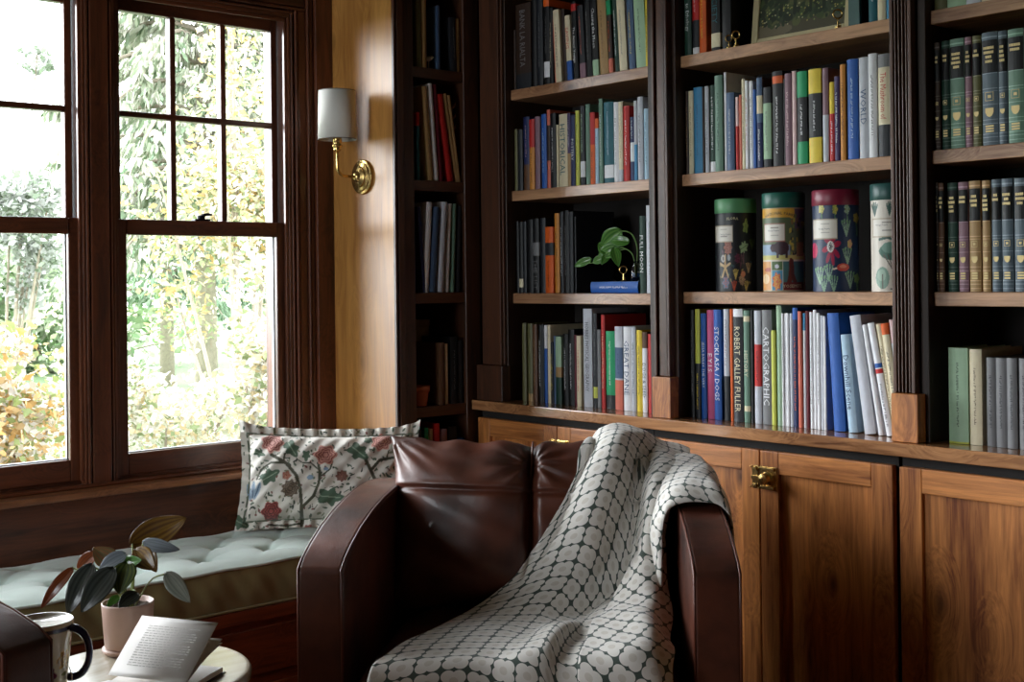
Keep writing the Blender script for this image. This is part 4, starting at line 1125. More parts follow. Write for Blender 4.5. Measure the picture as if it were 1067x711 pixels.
# ================================================================ SIDE TABLE AND WHAT STANDS ON IT
TBL = wood('pale_table_wood', hexc('C9C0AE'), hexc('A2977F'), 'x', knots=0, rough=.25, coat=.4, grain=.5)
t = thing('side_table', 'small round pale side table at lower left holding the open book', 'table', (.989, 2.132, 0))
m = MB(); m.lathe([(.170, .524), (.194, .527), (.198, .533), (.198, .5435), (.194, .5485), (.188, .5495), (.0, .5495)], TBL, n=72); m.build('tabletop', t, smooth=True, bevel=.001)
m = MB(); m.lathe([(.013, .03), (.011, .25), (.014, .50), (.05, .5235)], BLK, n=24); m.build('pedestal', t, smooth=True)
m = MB(); m.lathe([(.14, .0), (.14, .008), (.03, .022), (.013, .03)], BLK, n=48); m.build('base', t, smooth=True)
TOP = .5505
# --- mug
t = thing('mug', 'hand painted floral mug with a dark blue handle behind the armrest', 'mug', (.815, 2.128, TOP))
n, L = 140, 70; HM = .126
prof = [(.038+.0125*(k/L)**1.3 if k > 3 else .035+.001*k, HM*k/L) for k in range(L+1)]
th_ = np.linspace(0, 2*PI, n, endpoint=False); TH, ZZ = np.meshgrid(th_, [p[1] for p in prof])
p = Paint(((TH/(2*PI)*280) % 280).ravel(), (ZZ*1000).ravel(), C('DED2B0'))
rng = random.Random(21)
for k in range(26): p.ell(rng.uniform(0, 280), rng.uniform(8, 108), rng.uniform(5, 11), rng.uniform(3, 5), rng.choice([C('5E6B3A'), C('3E5236'), C('7A8048')]), rng.uniform(0, 180))
for k in range(9): x, y = 16+k*31, 40+(k % 3)*24; p.flower(x, y, 15, C(('8A2E4A', 'D0A02E', '9A3A30')[k % 3]), C(('5A1A34', '9A6A1A', '6A1E22')[k % 3]), 6, C('E0C050'))
p.rect(-1, 112, 281, 120, C('2A2E52'))
m = MB(); m.grid([[(r*math.cos(a), r*math.sin(a), z) for a in th_] for r, z in prof], vcmat('painted_glaze', .15, coat=.6), wrap=True); m.col = p.C
m.build('mug_body', t, smooth=True)
GW = flat('white_glaze', hexc('D9D6D0'), .15, coat=.5)
m = MB(); m.lathe([(.0505, .126), (.0495, .1275), (.0475, .1265), (.045, .09), (.038, .03), (.032, .007), (.0, .006)], GW, n=60); m.lathe([(.033, 0), (.0, .0005)], GW, n=30); m.build('mug_lining', t, smooth=True)
NV = flat('cobalt_glaze', hexc('232850'), .12, coat=.8)
m = MB(); hd = Vector((.747, -.664, 0)); hp = []
for k in range(17):
    a = PI*(.5-k/16); hp.append(hd*(.0435+.036*math.cos(a)**.8 if math.cos(a) > 0 else .0435)+Vector((0, 0, .072+.042*math.sin(a))))
m.tube(hp, [.0075-.0025*math.sin(PI*k/16)*.6 for k in range(17)], NV, 12); m.build('handle', t, smooth=True)
m = MB(); tg = hd*.05+Vector((-.02, -.035, 0)); m.tube([tg+Vector((0, 0, .06)), tg+Vector((.004, -.002, .045)), tg+Vector((.004, -.002, .032))], .0006, GW, 5)
q = tg+Vector((.004, -.004, .020)); ex, ez = hd*.010, Vector((0, 0, .012))
m.add([q+ex*.2+ez, q+ex+ez*.1, q-ex*.1-ez, q-ex-ez*.1], [(0, 1, 2, 3)], flat('tea_tag_paper', hexc('4A4030'), .6)); m.build('tea_tag', t, solid=.0008)
# --- potted plant
t = thing('potted_plant', 'dark leaved peperomia in a blush pink pot on the side table', 'plant', (1.031, 2.268, TOP))
PK = flat('blush_ceramic', hexc('C4A598'), .4, var=.04)
m = MB(); m.lathe([(.0, .0095), (.040, .0095), (.043, .013), (.048, .088), (.0485, .093), (.047, .0945), (.045, .093), (.043, .080), (.0, .080)], PK, n=56); m.build('pot', t, smooth=True)
m = MB(); m.lathe([(.0, 0), (.043, 0), (.0475, .004), (.0475, .009), (.044, .0105), (.0, .0093)], PK, n=56); m.build('saucer', t, smooth=True)
m = MB(); nn = 20
m.grid([[(r*math.cos(a), r*math.sin(a), .082+random.uniform(0, .006)) for a in np.linspace(0, 2*PI, 29)[:-1]] for r in np.linspace(.001, .0435, 9)], flat('potting_soil', hexc('4A3A2C'), .95, bump=.8, bscale=300, var=.3), wrap=True); m.build('soil', t)
LC = {'under': ('5E3E18', '86662A'), 'brown': ('8A5A34', '6E6238'), 'silver': ('7A828A', '8E969C'), 'rust': ('8A4A26', '6E3A20'), 'dark': ('2E3230', '4A504C'), 'deep': ('26381C', '4E5A28'),
      'green': ('4E8A2A', '3E6A22'), 'pale': ('98A098', 'B4B8B0'), 'vine': ('3E7A2E', '6EA048')}
def leafmat(k):
    nm = 'leaf_'+k
    if nm in MATS: return MATS[nm]
    m, nt, b_ = newmat(nm); uv = N(nt, 'ShaderNodeUVMap'); sx = N(nt, 'ShaderNodeSeparateXYZ'); nt.links.new(uv.outputs[0], sx.inputs[0])
    def mt(op, a, b=None):
        q = N(nt, 'ShaderNodeMath', operation=op)
        for i, z in enumerate((a, b)):
            if z is None: continue
            if isinstance(z, (int, float)): q.inputs[i].default_value = z
            else: nt.links.new(z, q.inputs[i])
        return q.outputs[0]
    s = mt('ADD', mt('MULTIPLY', mt('SINE', mt('MULTIPLY', mt('ABSOLUTE', sx.outputs[0]), 17)), .5), .5)
    mx = N(nt, 'ShaderNodeMixRGB'); mx.inputs[1].default_value = (*hexc(LC[k][0]), 1); mx.inputs[2].default_value = (*hexc(LC[k][1]), 1)
    nt.links.new(s, mx.inputs[0]); nt.links.new(mx.outputs[0], b_.inputs['Base Color']); b_.inputs['Roughness'].default_value = .28; b_.inputs['Coat Weight'].default_value = .3
    b_.inputs['Transmission Weight'].default_value = 0
    tr_ = N(nt, 'ShaderNodeBsdfTranslucent'); nt.links.new(mx.outputs[0], tr_.inputs[0]); ms = N(nt, 'ShaderNodeMixShader'); ms.inputs[0].default_value = .3
    nt.links.new(b_.outputs[0], ms.inputs[1]); nt.links.new(tr_.outputs[0], ms.inputs[2]); nt.links.new(ms.outputs[0], nt.nodes['Material Output'].inputs['Surface'])
    MATS[nm] = m; return m
def leaf(parent, base, tip, width, kind, face=Vector((-.664, -.747, .35)), curl=.15, name='leaf', label=None, org=None, heart=1.0, solid=.0008):
    base, tip = Vector(base), Vector(tip)
    if org: base -= org; tip -= org
    ax = tip-base; L = ax.length; ax.normalize(); side = ax.cross(face.normalized()).normalized(); nrm = side.cross(ax).normalized()
    n, w = 15, 11; P = []; uv = []
    for i in range(n):
        s = i/(n-1); hw = width*.5*(math.sin(PI*min(1, s**.72*.985+.01))**.75)*heart
        row = []
        for j in range(w):
            a = -1+2*j/(w-1)
            z = curl*L*(math.sin(PI*s)-.3*s)+hw*.35*(1-abs(a))*-.6+abs(math.sin(abs(a)*8))*width*.03
            back = -width*.12*abs(a)*max(0, 1-s*5)
            row.append(base+ax*(s*L+back)+side*(a*hw)+nrm*z); uv.append((a, s))
        P.append(row)
    m = MB(); m.grid(P, leafmat(kind)); m.uv = uv; o = m.build(name, parent, smooth=True, solid=solid, fix=False)
    if label: o['label'] = label
    return o
org = Vector((1.031, 2.268, TOP))
LV = [((1.057,2.301,.745),(1.149,2.259,.788),.058,'under'), ((.999,2.259,.727),(.963,2.264,.757),.042,'brown'), ((.998,2.206,.748),(.958,2.228,.723),.030,'silver'), ((.989,2.321,.732),(.972,2.363,.691),.032,'rust'),
      ((.958,2.348,.706),(.904,2.37,.635),.024,'rust'), ((.952,2.247,.728),(.902,2.238,.650),.044,'dark'), ((.964,2.183,.729),(.905,2.182,.664),.050,'dark'), ((.992,2.185,.735),(.964,2.156,.691),.048,'deep'),
      ((1.004,2.228,.723),(1.016,2.177,.740),.028,'green'), ((1.023,2.211,.751),(1.033,2.162,.722),.040,'under'), ((1.051,2.239,.758),(1.101,2.194,.743),.026,'silver'), ((1.083,2.211,.698),(1.106,2.164,.648),.034,'pale'),
      ((1.031,2.230,.666),(.989,2.214,.651),.030,'dark'), ((1.015,2.271,.656),(.986,2.257,.645),.018,'green'), ((1.069,2.277,.741),(1.077,2.242,.697),.032,'under')]
STM = flat('plant_stem', hexc('7E8A4A'), .5)
crown = Vector((0, -.005, .085))
for i, (a, c, w, k) in enumerate(LV):
    a_ = Vector(a)-org; leaf(t, a, c, w, k, org=org, curl=.10 if i else -.08, face=Vector((-.664, -.747, .1 if i in (0, 1, 10) else .45)),
        label={0: 'large upright amber green leaf', 11: 'pale grey drooping leaf', 4: 'long rust coloured leaf'}.get(i))
    s0 = crown+Vector((random.uniform(-.014, .014), random.uniform(-.014, .014), 0)); mid = (s0+a_)/2+Vector((0, 0, .018))
    m = MB(); m.tube(catmull([s0, mid, a_], 9).tolist(), .0016, STM, 7); m.build('stem', t, smooth=True)
# --- open book
t = thing('open_book', 'small open hardcover book with raised pages on the side table', 'book')
PG = flat('open_page', hexc('ECE8E4'), .8, var=.02); PGT = flat('printed_text', hexc('C8C4C0'), .9)
G1, G2 = Vector((.913, 2.089, .572)), Vector((.992, 1.957, .570)); g = (G2-G1); gl = g.length; gd = g.normalized()
back = Vector((.093, .062, 0)).normalized(); back = (back-gd*back.dot(gd)); back.z = 0; back.normalize(); up = Vector((0, 0, 1)); frt = -back
CV = flat('book_cloth_dark', hexc('3A2C30'), .6)
def leafsheet(mb, d0, d1, L, bow, mat, n=14, ext=0, lift=0):
    P = []
    for i in range(n):
        s = i/(n-1); q = (d0*(1-s)+d1*s)*(s*L)+up*(bow*math.sin(PI*s)+lift); P.append([G1-gd*ext+q, G2+gd*ext+q])
    mb.grid(P, mat)
W = .118
m = MB()                                     # boards, spine
for dd, sg in ((frt, 1), (back, 1)):
    P = [G1-gd*.004+dd*.006, G2+gd*.004+dd*.006, G2+gd*.004+dd*(W+.004), G1-gd*.004+dd*(W+.004)]
    lo = [Vector((p.x, p.y, TOP+.0006)) for p in P]; hi = [Vector((p.x, p.y, TOP+.0030)) for p in P]
    m.add(lo+hi, [(0, 1, 2, 3), (4, 5, 6, 7), (0, 1, 5, 4), (1, 2, 6, 5), (2, 3, 7, 6), (3, 0, 4, 7)], CV)
P = [G1-gd*.004+frt*.006, G2+gd*.004+frt*.006, G2+gd*.004+back*.006, G1-gd*.004+back*.006]; lo = [Vector((p.x, p.y, TOP+.0006)) for p in P]; hi = [Vector((p.x, p.y, TOP+.0030)) for p in P]
m.add(lo+hi, [(0, 1, 2, 3), (4, 5, 6, 7), (0, 1, 5, 4), (1, 2, 6, 5), (2, 3, 7, 6), (3, 0, 4, 7)], CV); m.build('cover', t)
def block(mb, dd, thick, mat):
    n = 12; T_, B_ = [], []
    for i in range(n):
        s = i/(n-1); z = TOP+.0034+thick*(math.sin(PI*min(1, .12+s*.5))**.6)*(1 if s < .99 else .97)
        for lst, zz in ((T_, z), (B_, TOP+.0034)): lst.append([Vector(((G1+dd*(s*W)).x, (G1+dd*(s*W)).y, zz)), Vector(((G2+dd*(s*W)).x, (G2+dd*(s*W)).y, zz))])
    mb.grid(T_, mat); mb.grid(B_, mat); mb.grid([[T_[k][0], B_[k][0]] for k in range(n)], mat); mb.grid([[T_[k][1], B_[k][1]] for k in range(n)], mat); mb.add([T_[-1][0], T_[-1][1], B_[-1][1], B_[-1][0]], [(0, 1, 2, 3)], mat)
m = MB(); block(m, frt, .016, PG); m.build('page_block', t, smooth=False)
m = MB(); block(m, back, .009, PG); m.build('page_block', t, smooth=False)
tip = (Vector((1.010, 2.122, .655))-G1); tip = (tip-gd*tip.dot(gd)*.75).normalized()
m = MB(); leafsheet(m, tip, tip, .122, .0, PG); pg = m.build('raised_page', t, smooth=True, solid=.0016, fix=False)
# lines of print and a plate on the raised page
m = MB(); nrm = gd.cross(tip).normalized()
if nrm.z < 0: nrm = -nrm
def onpage(a, s, k): return G1+gd*(a*gl)+tip*(s*.122)+nrm*k
rr = random.Random(2)
for k in range(17):
    s = .18+.66*k/16; a0, a1 = .16, .84 if k % 5 else .6
    x = a0
    while x < a1-.02:
        q = min(a1, x+rr.uniform(.03, .07)); m.add([onpage(x, s, .0013), onpage(q, s, .0013), onpage(q, s+.012, .0013), onpage(x, s+.012, .0013)], [(0, 1, 2, 3)], PGT); x = q+.012
m.build('print', pg)
tp2 = (tip*.75+back*.42+up*-.08).normalized()
m = MB(); leafsheet(m, tp2, tp2, .120, .004, PG); m.build('loose_page', t, smooth=True, solid=.0006, fix=False)
tp3 = (tip*.6+back*.7).normalized(); m = MB(); leafsheet(m, tp3, tp3, .119, .005, PG); m.build('loose_page', t, smooth=True, solid=.0006, fix=False)

# ================================================================ FOUR ROUND CANISTERS
def canister(Y, X, R, Hc, lid, base, paint, label, lidh=.155, name='puzzle_canister'):
    t = thing(name, label, 'canister', (X, Y, 1.2056), 0, 'round puzzle canisters')
    n, L = 220, 150; hb = Hc*(1-lidh)
    # seen from the room the picture centre faces the camera side (-x, -y)
    fa = math.atan2(-Y, -X)
    th_ = np.linspace(0, 2*PI, n, endpoint=False); TH, ZZ = np.meshgrid(th_, np.linspace(0, hb, L))
    ph = (TH-fa+PI) % (2*PI)-PI
    U = np.where(np.abs(ph) <= PI/2, np.sin(ph), np.sign(ph)*(2-np.abs(np.sin(ph)))); V = ZZ/hb
    p = Paint(U.ravel()*100, V.ravel()*200, base); paint(p)
    m = MB(); m.grid([[(R*math.cos(a), R*math.sin(a), z) for a in th_] for z in np.linspace(0, hb, L)], vcmat('printed_card', .45), wrap=True); m.col = p.C; b_ = m.build('tube', t, smooth=True)
    m = MB(); m.lathe([(R*.97, .0), (0, .0005)], flat('card_end', hexc('8A8274'), .8), n=60); m.build('base', t)
    m = MB(); m.lathe([(R+.0012, hb), (R+.0018, hb+.001), (R+.0018, Hc-.003), (R-.0005, Hc), (0, Hc)], lid, n=72); m.build('lid', t, smooth=True, bevel=.0006)
    return t, fa, R, hb
def wrap_text(t, txt, fa, R, z, size, mat, u0=0, parent=None, arc=0):
    vs, fs, w, h = text_geo(txt); m = MB(); sc = size/max(h, .5)
    P = []
    for x, y in vs:
        a = fa+math.asin(max(-.99, min(.99, u0)))+x*sc/R; yy = y*sc-arc*(x*sc)**2; P.append(((R+.0009)*math.cos(a), (R+.0009)*math.sin(a), z+yy))
    m.add(P, fs, mat); return m.build('lettering', parent or t, fix=False)
def paper_label(p, x0, x1, y0, y1, bord='B8A890'):
    p.rect(x0-3, y0-3, x1+3, y1+3, C(bord)); p.rect(x0, y0, x1, y1, C('E2DCD2'))
    for k in (.78, .3): p.rect(x0+(x1-x0)*.3, y0+(y1-y0)*k, x0+(x1-x0)*.7, y0+(y1-y0)*k+1.6, C('9A9288'))
def paint1(p):
    rng = random.Random(1)
    for k in range(60): p.ell(rng.uniform(-200, 200), rng.uniform(5, 160), rng.uniform(3, 7), rng.uniform(2, 4), rng.choice([C('3A5A4A'), C('6A4A5A'), C('8A7A4A'), C('2E4A5E')]), rng.uniform(0, 180))
    p.leafy(48, 165, 17, C('8EA05A'), C('56683A'), 80); p.leafy(38, 112, 19, C('9AB28A'), C('5A7650'), 20, 7)
    p.flower(-38, 112, 18, C('B0705E'), C('7A4438'), 8); p.flower(8, 84, 12, C('6E2E48'), C('4A1E30'), 7)
    for a in range(5): p.line([(-52, 62), (-52+24*math.cos(1.57+a*1.257), 62+30*math.sin(1.57+a*1.257))], 3.2, C('C8A878'))
    p.ell(-62, 84, 9, 10, C('B8B4B0')); p.ell(-34, 86, 8, 8, C('9AA0A4')); p.ell(-62, 84, 4, 5, C('6A5A50')); p.flower(-50, 22, 15, C('4A7EA0'), C('C05A3A'), 6)
    for x, y, c in ((-2, 44, 'C8B060'), (60, 60, 'B89A70'), (-10, 14, 'C0502E'), (48, 14, 'B8A050'), (78, 120, '5A6A3A')):
        for a in (-.5, -.15, .2, .55): p.line([(x, y-12), (x+22*math.sin(a), y+12*math.cos(a))], 1.8, C(c))
    p.flower(28, 30, 14, C('B49474'), C('6E5240'), 9); p.line([(22, 60), (26, 95), (38, 70), (36, 98)], 2, C('5E3A48')); p.ell(34, 44, 10, 8, C('C07A5A'))
    paper_label(p, -96, -18, 128, 166)
def paint2(p):
    p.rect(-200, 0, 200, 200, C('B8A88E'))
    p.rect(-190, 92, 190, 196, C('5E6A4A')); p.rect(-200, 176, 48, 198, C('DCA63C')); p.ell(40, 186, 20, 12, C('E0B040'))
    p.rect(52, 150, 98, 196, C('6A5A66')); rng = random.Random(4)
    for k in range(40): p.ell(rng.uniform(20, 95), rng.uniform(80, 180), rng.uniform(3, 8), rng.uniform(2, 6), rng.choice([C('C0B048'), C('2E3A2C'), C('7A8A4A'), C('8A6A3A')]), rng.uniform(0, 180))
    p.rect(-100, 80, 30, 112, C('8AA0B8')); p.rect(-100, 76, 96, 86, C('C8C070')); p.ell(-12, 104, 36, 17, C('3E2630')); p.ell(-50, 104, 14, 10, C('3E2630')); p.rect(-36, 80, -24, 98, C('3E2630')); p.rect(6, 80, 18, 100, C('3E2630')); p.rect(60, 84, 92, 118, C('9A7A50'))
    p.rect(-100, 72, 100, 76, C('D8CFBE')); p.rect(-100, 4, -62, 72, C('D89A5A')); p.ell(-86, 30, 16, 12, C('E8C89A')); p.ell(-74, 52, 18, 5, C('B8604A')); p.rect(-62, 4, -58, 72, C('D8CFBE'))
    p.rect(-58, 52, -8, 72, C('4E6A3A')); p.ell(-34, 60, 10, 5, C('C8C8D0')); p.rect(-58, 4, -8, 50, C('4A90B0')); p.flower(-34, 24, 20, C('D0502E'), C('E0B040'), 7)
    p.rect(-8, 4, -4, 72, C('D8CFBE')); p.rect(-4, 4, 92, 72, C('4A7070')); p.line([(34, 70), (32, 40), (22, 18)], 10, C('6A2E22')); p.line([(38, 70), (40, 40), (54, 18)], 8, C('5A261C')); p.rect(-4, 4, 92, 22, C('6E2420'))
    paper_label(p, -90, 4, 122, 160, 'A07060')
def paint3(p):
    rng = random.Random(8)
    for x, y, c in ((-60, 192, 'D8C860'), (50, 190, 'A8C4B0'), (-2, 190, 'C8B850'), (88, 170, 'C8A050'), (88, 30, '7AA060')): p.flower(x, y, 11, C(c), C('7E8A4A'), 5); p.line([(x, y-10), (x+4, y-40)], 1.6, C('5E8A5E'))
    for x, y in ((46, 150), (50, 85), (-70, 40), (-30, 46), (-52, 20), (-10, 20), (60, 30)):
        for a in (-.7, -.3, .15, .6): p.line([(x, y-22), (x+30*math.sin(a), y+16*math.cos(a))], 2, C('86A88E')); p.ell(x+26*math.sin(a), y+14*math.cos(a), 5, 3, C('6E9A70'), 60)
    for k in range(8): a = k*PI/4+.2; p.ell(-18+24*math.cos(a), 104+28*math.sin(a), 17, 7, C('A81E44'), math.degrees(a))
    p.ell(-22, 104, 15, 13, C('E4E0DC')); p.flower(-22, 104, 9, C('2E2A34'), C('C8C4C0'), 8); p.ell(-92, 96, 14, 18, C('C02E5A'))
    p.ell(30, 56, 26, 9, C('C84A3E')); p.ell(30, 58, 15, 4, C('DE8A70')); p.line([(4, 54), (-14, 52)], 2, C('D8C8B8')); p.flower(60, 110, 10, C('D08A7A'), C('C8B860'), 5)
    paper_label(p, -94, 4, 124, 166)
def paint4(p):
    for x in (-80, -10, 60, 95, -120):
        for a in (-.6, -.2, .2, .6): p.line([(x, 168), (x+22*math.sin(a), 168+26*math.cos(a))], 3.2, C('35584E'))
    p.ell(12, 88, 74, 20, C('3E6A5A')); p.ell(-10, 96, 40, 12, C('6A9080')); p.ell(40, 94, 30, 9, C('557E6E'))
    for x in (-40, -20, 10, 36, 60): p.line([(14, 40), (x, 80)], 2, C('5A4A40'))
    p.line([(10, 8), (14, 60)], 4.5, C('6E5A4C')); p.ell(-46, 30, 32, 24, C('7A9A88')); p.ell(-50, 36, 20, 13, C('9AB4A2')); p.line([(-46, 8), (-46, 36)], 2.5, C('5A4A40'))
    p.ell(58, 30, 20, 16, C('4E7464')); p.ell(86, 48, 16, 18, C('6E4E44')); p.line([(-60, 114), (-20, 118), (0, 114)], 3, C('35584E')); p.line([(-10, 6), (60, 8)], 1.5, C('3A3430'))
    paper_label(p, -90, 60, 122, 158)
INK = flat('print_ink', hexc('4A443E'), .7); CRI = flat('cream_ink', hexc('D8CFA8'), .6)
for Y, X, R, Hc, lid, base, pf, label in (
  (2.206, 2.80, .0565, .2570, ('5E9A6C',), '1A1C22', paint1, 'sea life canister with light green lid, leftmost of four'),
  (2.036, 2.79, .0550, .2640, ('1E5E50',), '8A8A6A', paint2, 'collage print canister with dark green lid showing a bear and YOSEMITE'),
  (1.873, 2.79, .0580, .2620, ('7E1E38',), '1E3050', paint3, 'blue wildflower canister with dark red lid'),
  (1.706, 2.785, .0500, .2680, ('1E4E4A',), 'D8D0C4', paint4, 'white tree print canister with teal lid partly behind the fluted pilaster')):
    tt, fa, R, hb = canister(Y, X, R, Hc, flat('lid_'+lid[0], hexc(lid[0]), .4), C(base), pf, label)
    u0 = -.5 if R > .045 else -.15
    wrap_text(tt, 'Vintage Puzzle', fa, R, hb*.725, .0052 if R > .045 else .005, INK, u0, arc=0)
    if pf is paint1: wrap_text(tt, 'FLORA', fa, R, hb*.93, .0075, CRI, -.15, arc=6)
    if pf is paint2: wrap_text(tt, 'NATIONAL PARKS', fa, R, hb*.935, .0075, INK, -.22, arc=5); wrap_text(tt, 'YOSEMITE', fa, R, hb*.065, .0085, CRI, .42)

# ================================================================ THINGS ON THE MIDDLE BOOKCASE'S THIRD SHELF
o = spine_book(.0335, .195, .135, ('blue', []), '~', 'white'); tag(o, 'thick blue book lying flat under the trailing plant', 'book')
o.rotation_euler = (PI/2, 0, -PI/2); o.matrix_world = Matrix(((0, 0, 1, 0), (-1, 0, 0, 0), (0, 1, 0, 0), (0, 0, 0, 1))).to_4x4()
# lies with its spine to the room: local z runs along the shelf, local x upward
o.matrix_world = Matrix.Translation((2.730, 2.512, 1.2185)) @ Matrix(((0, 1, 0, 0), (0, 0, 1, 0), (1, 0, 0, 0), (0, 0, 0, 1)))
ztop = 1.2185+.0172
t = thing('trailing_plant', 'green heart leaf cutting in a small glass vase on the blue book', 'plant', (2.79, 2.575, ztop))
GL, gnt2, gb2 = newmat('clear_glass'); gb2.inputs['Transmission Weight'].default_value = 1; gb2.inputs['Roughness'].default_value = .03; gb2.inputs['Base Color'].default_value = (.85, .9, .88, 1)
m = MB(); m.lathe([(.0, .0005), (.016, .0005), (.019, .010), (.017, .035), (.009, .052), (.010, .060), (.0085, .060), (.0075, .052), (.0155, .034), (.0165, .011), (.0, .006)], GL, n=32); m.build('vase', t, smooth=True)
vs_ = flat('vine_stem', hexc('5E7E3A'), .5)
o0 = Vector((2.79, 2.575, ztop))
main_stem = [(0, 0, .01), (.0, -.004, .06), (-.005, -.010, .10), (-.01, .0, .135), (-.015, .020, .150), (-.02, .045, .152)]
m = MB(); m.tube(catmull([Vector(p) for p in main_stem], 26).tolist(), .0022, vs_, 8); m.build('stem', t, smooth=True)
m = MB(); m.tube(catmull([Vector(p) for p in [(0, 0, .01), (-.006, .006, .075), (-.014, .028, .098), (-.02, .055, .102), (-.024, .08, .092)]], 26).tolist(), .002, vs_, 8); m.build('stem', t, smooth=True)
m = MB(); m.tube(catmull([Vector(p) for p in [(-.014, .028, .098), (-.03, .07, .088), (-.045, .12, .062), (-.05, .16, .055)]], 26).tolist(), .0017, vs_, 8); m.build('stem', t, smooth=True)
fv = Vector((-.72, -.69, .15))
for a, c, w in (((-.02, .045, .152), (-.03, .118, .108), .058), ((-.02, .052, .104), (-.04, .122, .078), .046), ((-.024, .08, .092), (-.035, .125, .118), .050), ((-.028, .064, .10), (-.045, .030, .045), .034),
                ((-.024, .09, .088), (-.05, .098, .052), .026), ((-.04, .10, .072), (-.05, .135, .058), .026), ((-.045, .145, .070), (-.06, .205, .048), .026), ((-.01, .02, .12), (-.03, .085, .125), .034)):
    leaf(t, a, c, w, 'vine', face=fv, curl=.12)
def key(name, label, loc, rz, s=1, tilt=0):
    k = thing(name, label, 'ornament', loc, rz, 'little brass key ornaments')
    m = MB(); m.tube([(.0095*math.cos(a)*s, 0, .030*s+.0095*s*math.sin(a)) for a in np.linspace(0, 2*PI, 25)], .0019*s, BRASS, 8, cap=False); m.build('ring', k, smooth=True)
    m = MB(); m.tube([(0, 0, .0205*s), (0, 0, .004*s)], .0020*s, BRASS, 8); m.box(0, .007*s, -.001, .001, .004*s, .0065*s, BRASS); m.box(0, .006*s, -.001, .001, .009*s, .011*s, BRASS); m.lathe([(.007*s, 0), (.0075*s, .002*s), (.003*s, .004*s)], BRASS, n=16); m.build('stand', k, smooth=False)
key('brass_ornament', 'little brass ring topped stand at the front of the blue book', (2.745, 2.586, ztop+.0003), -.75, 1.15)
key('brass_ornament', 'little brass ring topped stand left of the framed landscape', (2.728, 2.165, 1.8723), -.75, .9)
key('brass_ornament', 'little brass ring topped stand nearest the left corner of the framed landscape', (2.727, 2.140, 1.8723), -.6, 1.1)
key('brass_ornament', 'little brass ring topped stand in front of the frame, right corner', (2.725, 1.815, 1.8723), -.7, 1.2)
t = thing('goblet', 'dark brass goblet ornament behind the blue book, beside FULL MOON', 'ornament', (2.93, 2.555, 1.2005))
m = MB(); m.lathe([(.030, 0), (.030, .004), (.012, .012), (.007, .03), (.010, .05), (.006, .065), (.013, .082)], DBRASS, n=36); m.build('foot', t, smooth=True)
m = MB(); m.lathe([(.013, .082), (.030, .095), (.036, .115), (.0385, .135), (.036, .135), (.033, .115), (.027, .098), (.0, .09)], DBRASS, n=40); m.build('bowl', t, smooth=True)
o = MB().lathe([(.0, .0), (.012, .001), (.022, .008), (.027, .020), (.025, .034), (.015, .044), (.0, .047)], flat('brown_gourd', hexc('6E4028'), .45), n=36).build('wooden_ball', smooth=True, loc=(2.905, 2.80, 1.2005))
tag(o, 'small round brown wooden ball in the shadow behind the blue book', 'ornament')
# framed landscape leaning on the top shelf of the right-hand bookcase
t = thing('picture_frame', 'cream framed dark landscape picture leaning on the top shelf', 'picture', (2.772, 1.968, 1.8748)); t.rotation_euler = (0, math.radians(7), 0)
FRM = flat('cream_frame', hexc('C4B68E'), .5); Wf, Hf, bw = .315, .25, .020
m = MB(); m.box(0, .014, -Wf/2, -Wf/2+bw, 0, Hf, FRM); m.box(0, .014, Wf/2-bw, Wf/2, 0, Hf, FRM); m.box(.0003, .0137, -Wf/2+bw, Wf/2-bw, 0, bw, FRM); m.box(.0003, .0137, -Wf/2+bw, Wf/2-bw, Hf-bw, Hf, FRM); m.build('frame', t, bevel=.003)
ny_, nz_ = 170, 120; Yc = np.linspace(Wf/2-bw+.001, -Wf/2+bw-.001, ny_); Zc = np.linspace(bw-.001, Hf-bw+.001, nz_); U, V = np.meshgrid(np.linspace(0, 200, ny_), np.linspace(0, 150, nz_))
p = Paint(U.ravel(), V.ravel(), C('3A4432')); rng = random.Random(6)
p.rect(0, 90, 200, 160, C('5A6A70')); p.rect(0, 0, 200, 26, C('4E4A38')); p.ell(20, 12, 60, 14, C('6E6450'))
for k in range(240):
    x, y = rng.uniform(0, 200), rng.uniform(22, 110); p.ell(x, y, rng.uniform(3, 9), rng.uniform(3, 10), rng.choice([C('2A3826'), C('36462E'), C('43502F'), C('222C20'), C('5A5E3A')]), rng.uniform(0, 180))
for k in range(70): p.ell(rng.uniform(0, 200), rng.uniform(20, 60), 1.6, 1.3, rng.choice([C('B8A860'), C('8A9A5A'), C('C0B890')]))
p.ell(66, 92, 12, 14, C('7E929A'))
for x in (52, 84, 120, 150): p.line([(x, 40), (x, 130)], 4, C('1E2A1E')); p.ell(x, 100, 9, 40, C('26341F'))
m = MB(); m.grid([[(.006, y, z) for y in Yc] for z in Zc], vcmat('oil_painting', .4)); m.col = p.C; m.build('painting', t, fix=False)
MB().box(.008, .012, -Wf/2+.004, Wf/2-.004, .004, Hf-.004, flat('frame_backing', hexc('5A4A38'), .8)).build('backing', t)
o = MB().box(0, .012, -.016, .016, 0, .12, flat('card_teal', hexc('3A5A58'), .5)).build('postcard_box', bevel=.001, loc=(2.735, 1.775, 1.8725)); tag(o, 'narrow teal box standing right of the framed landscape', 'box')

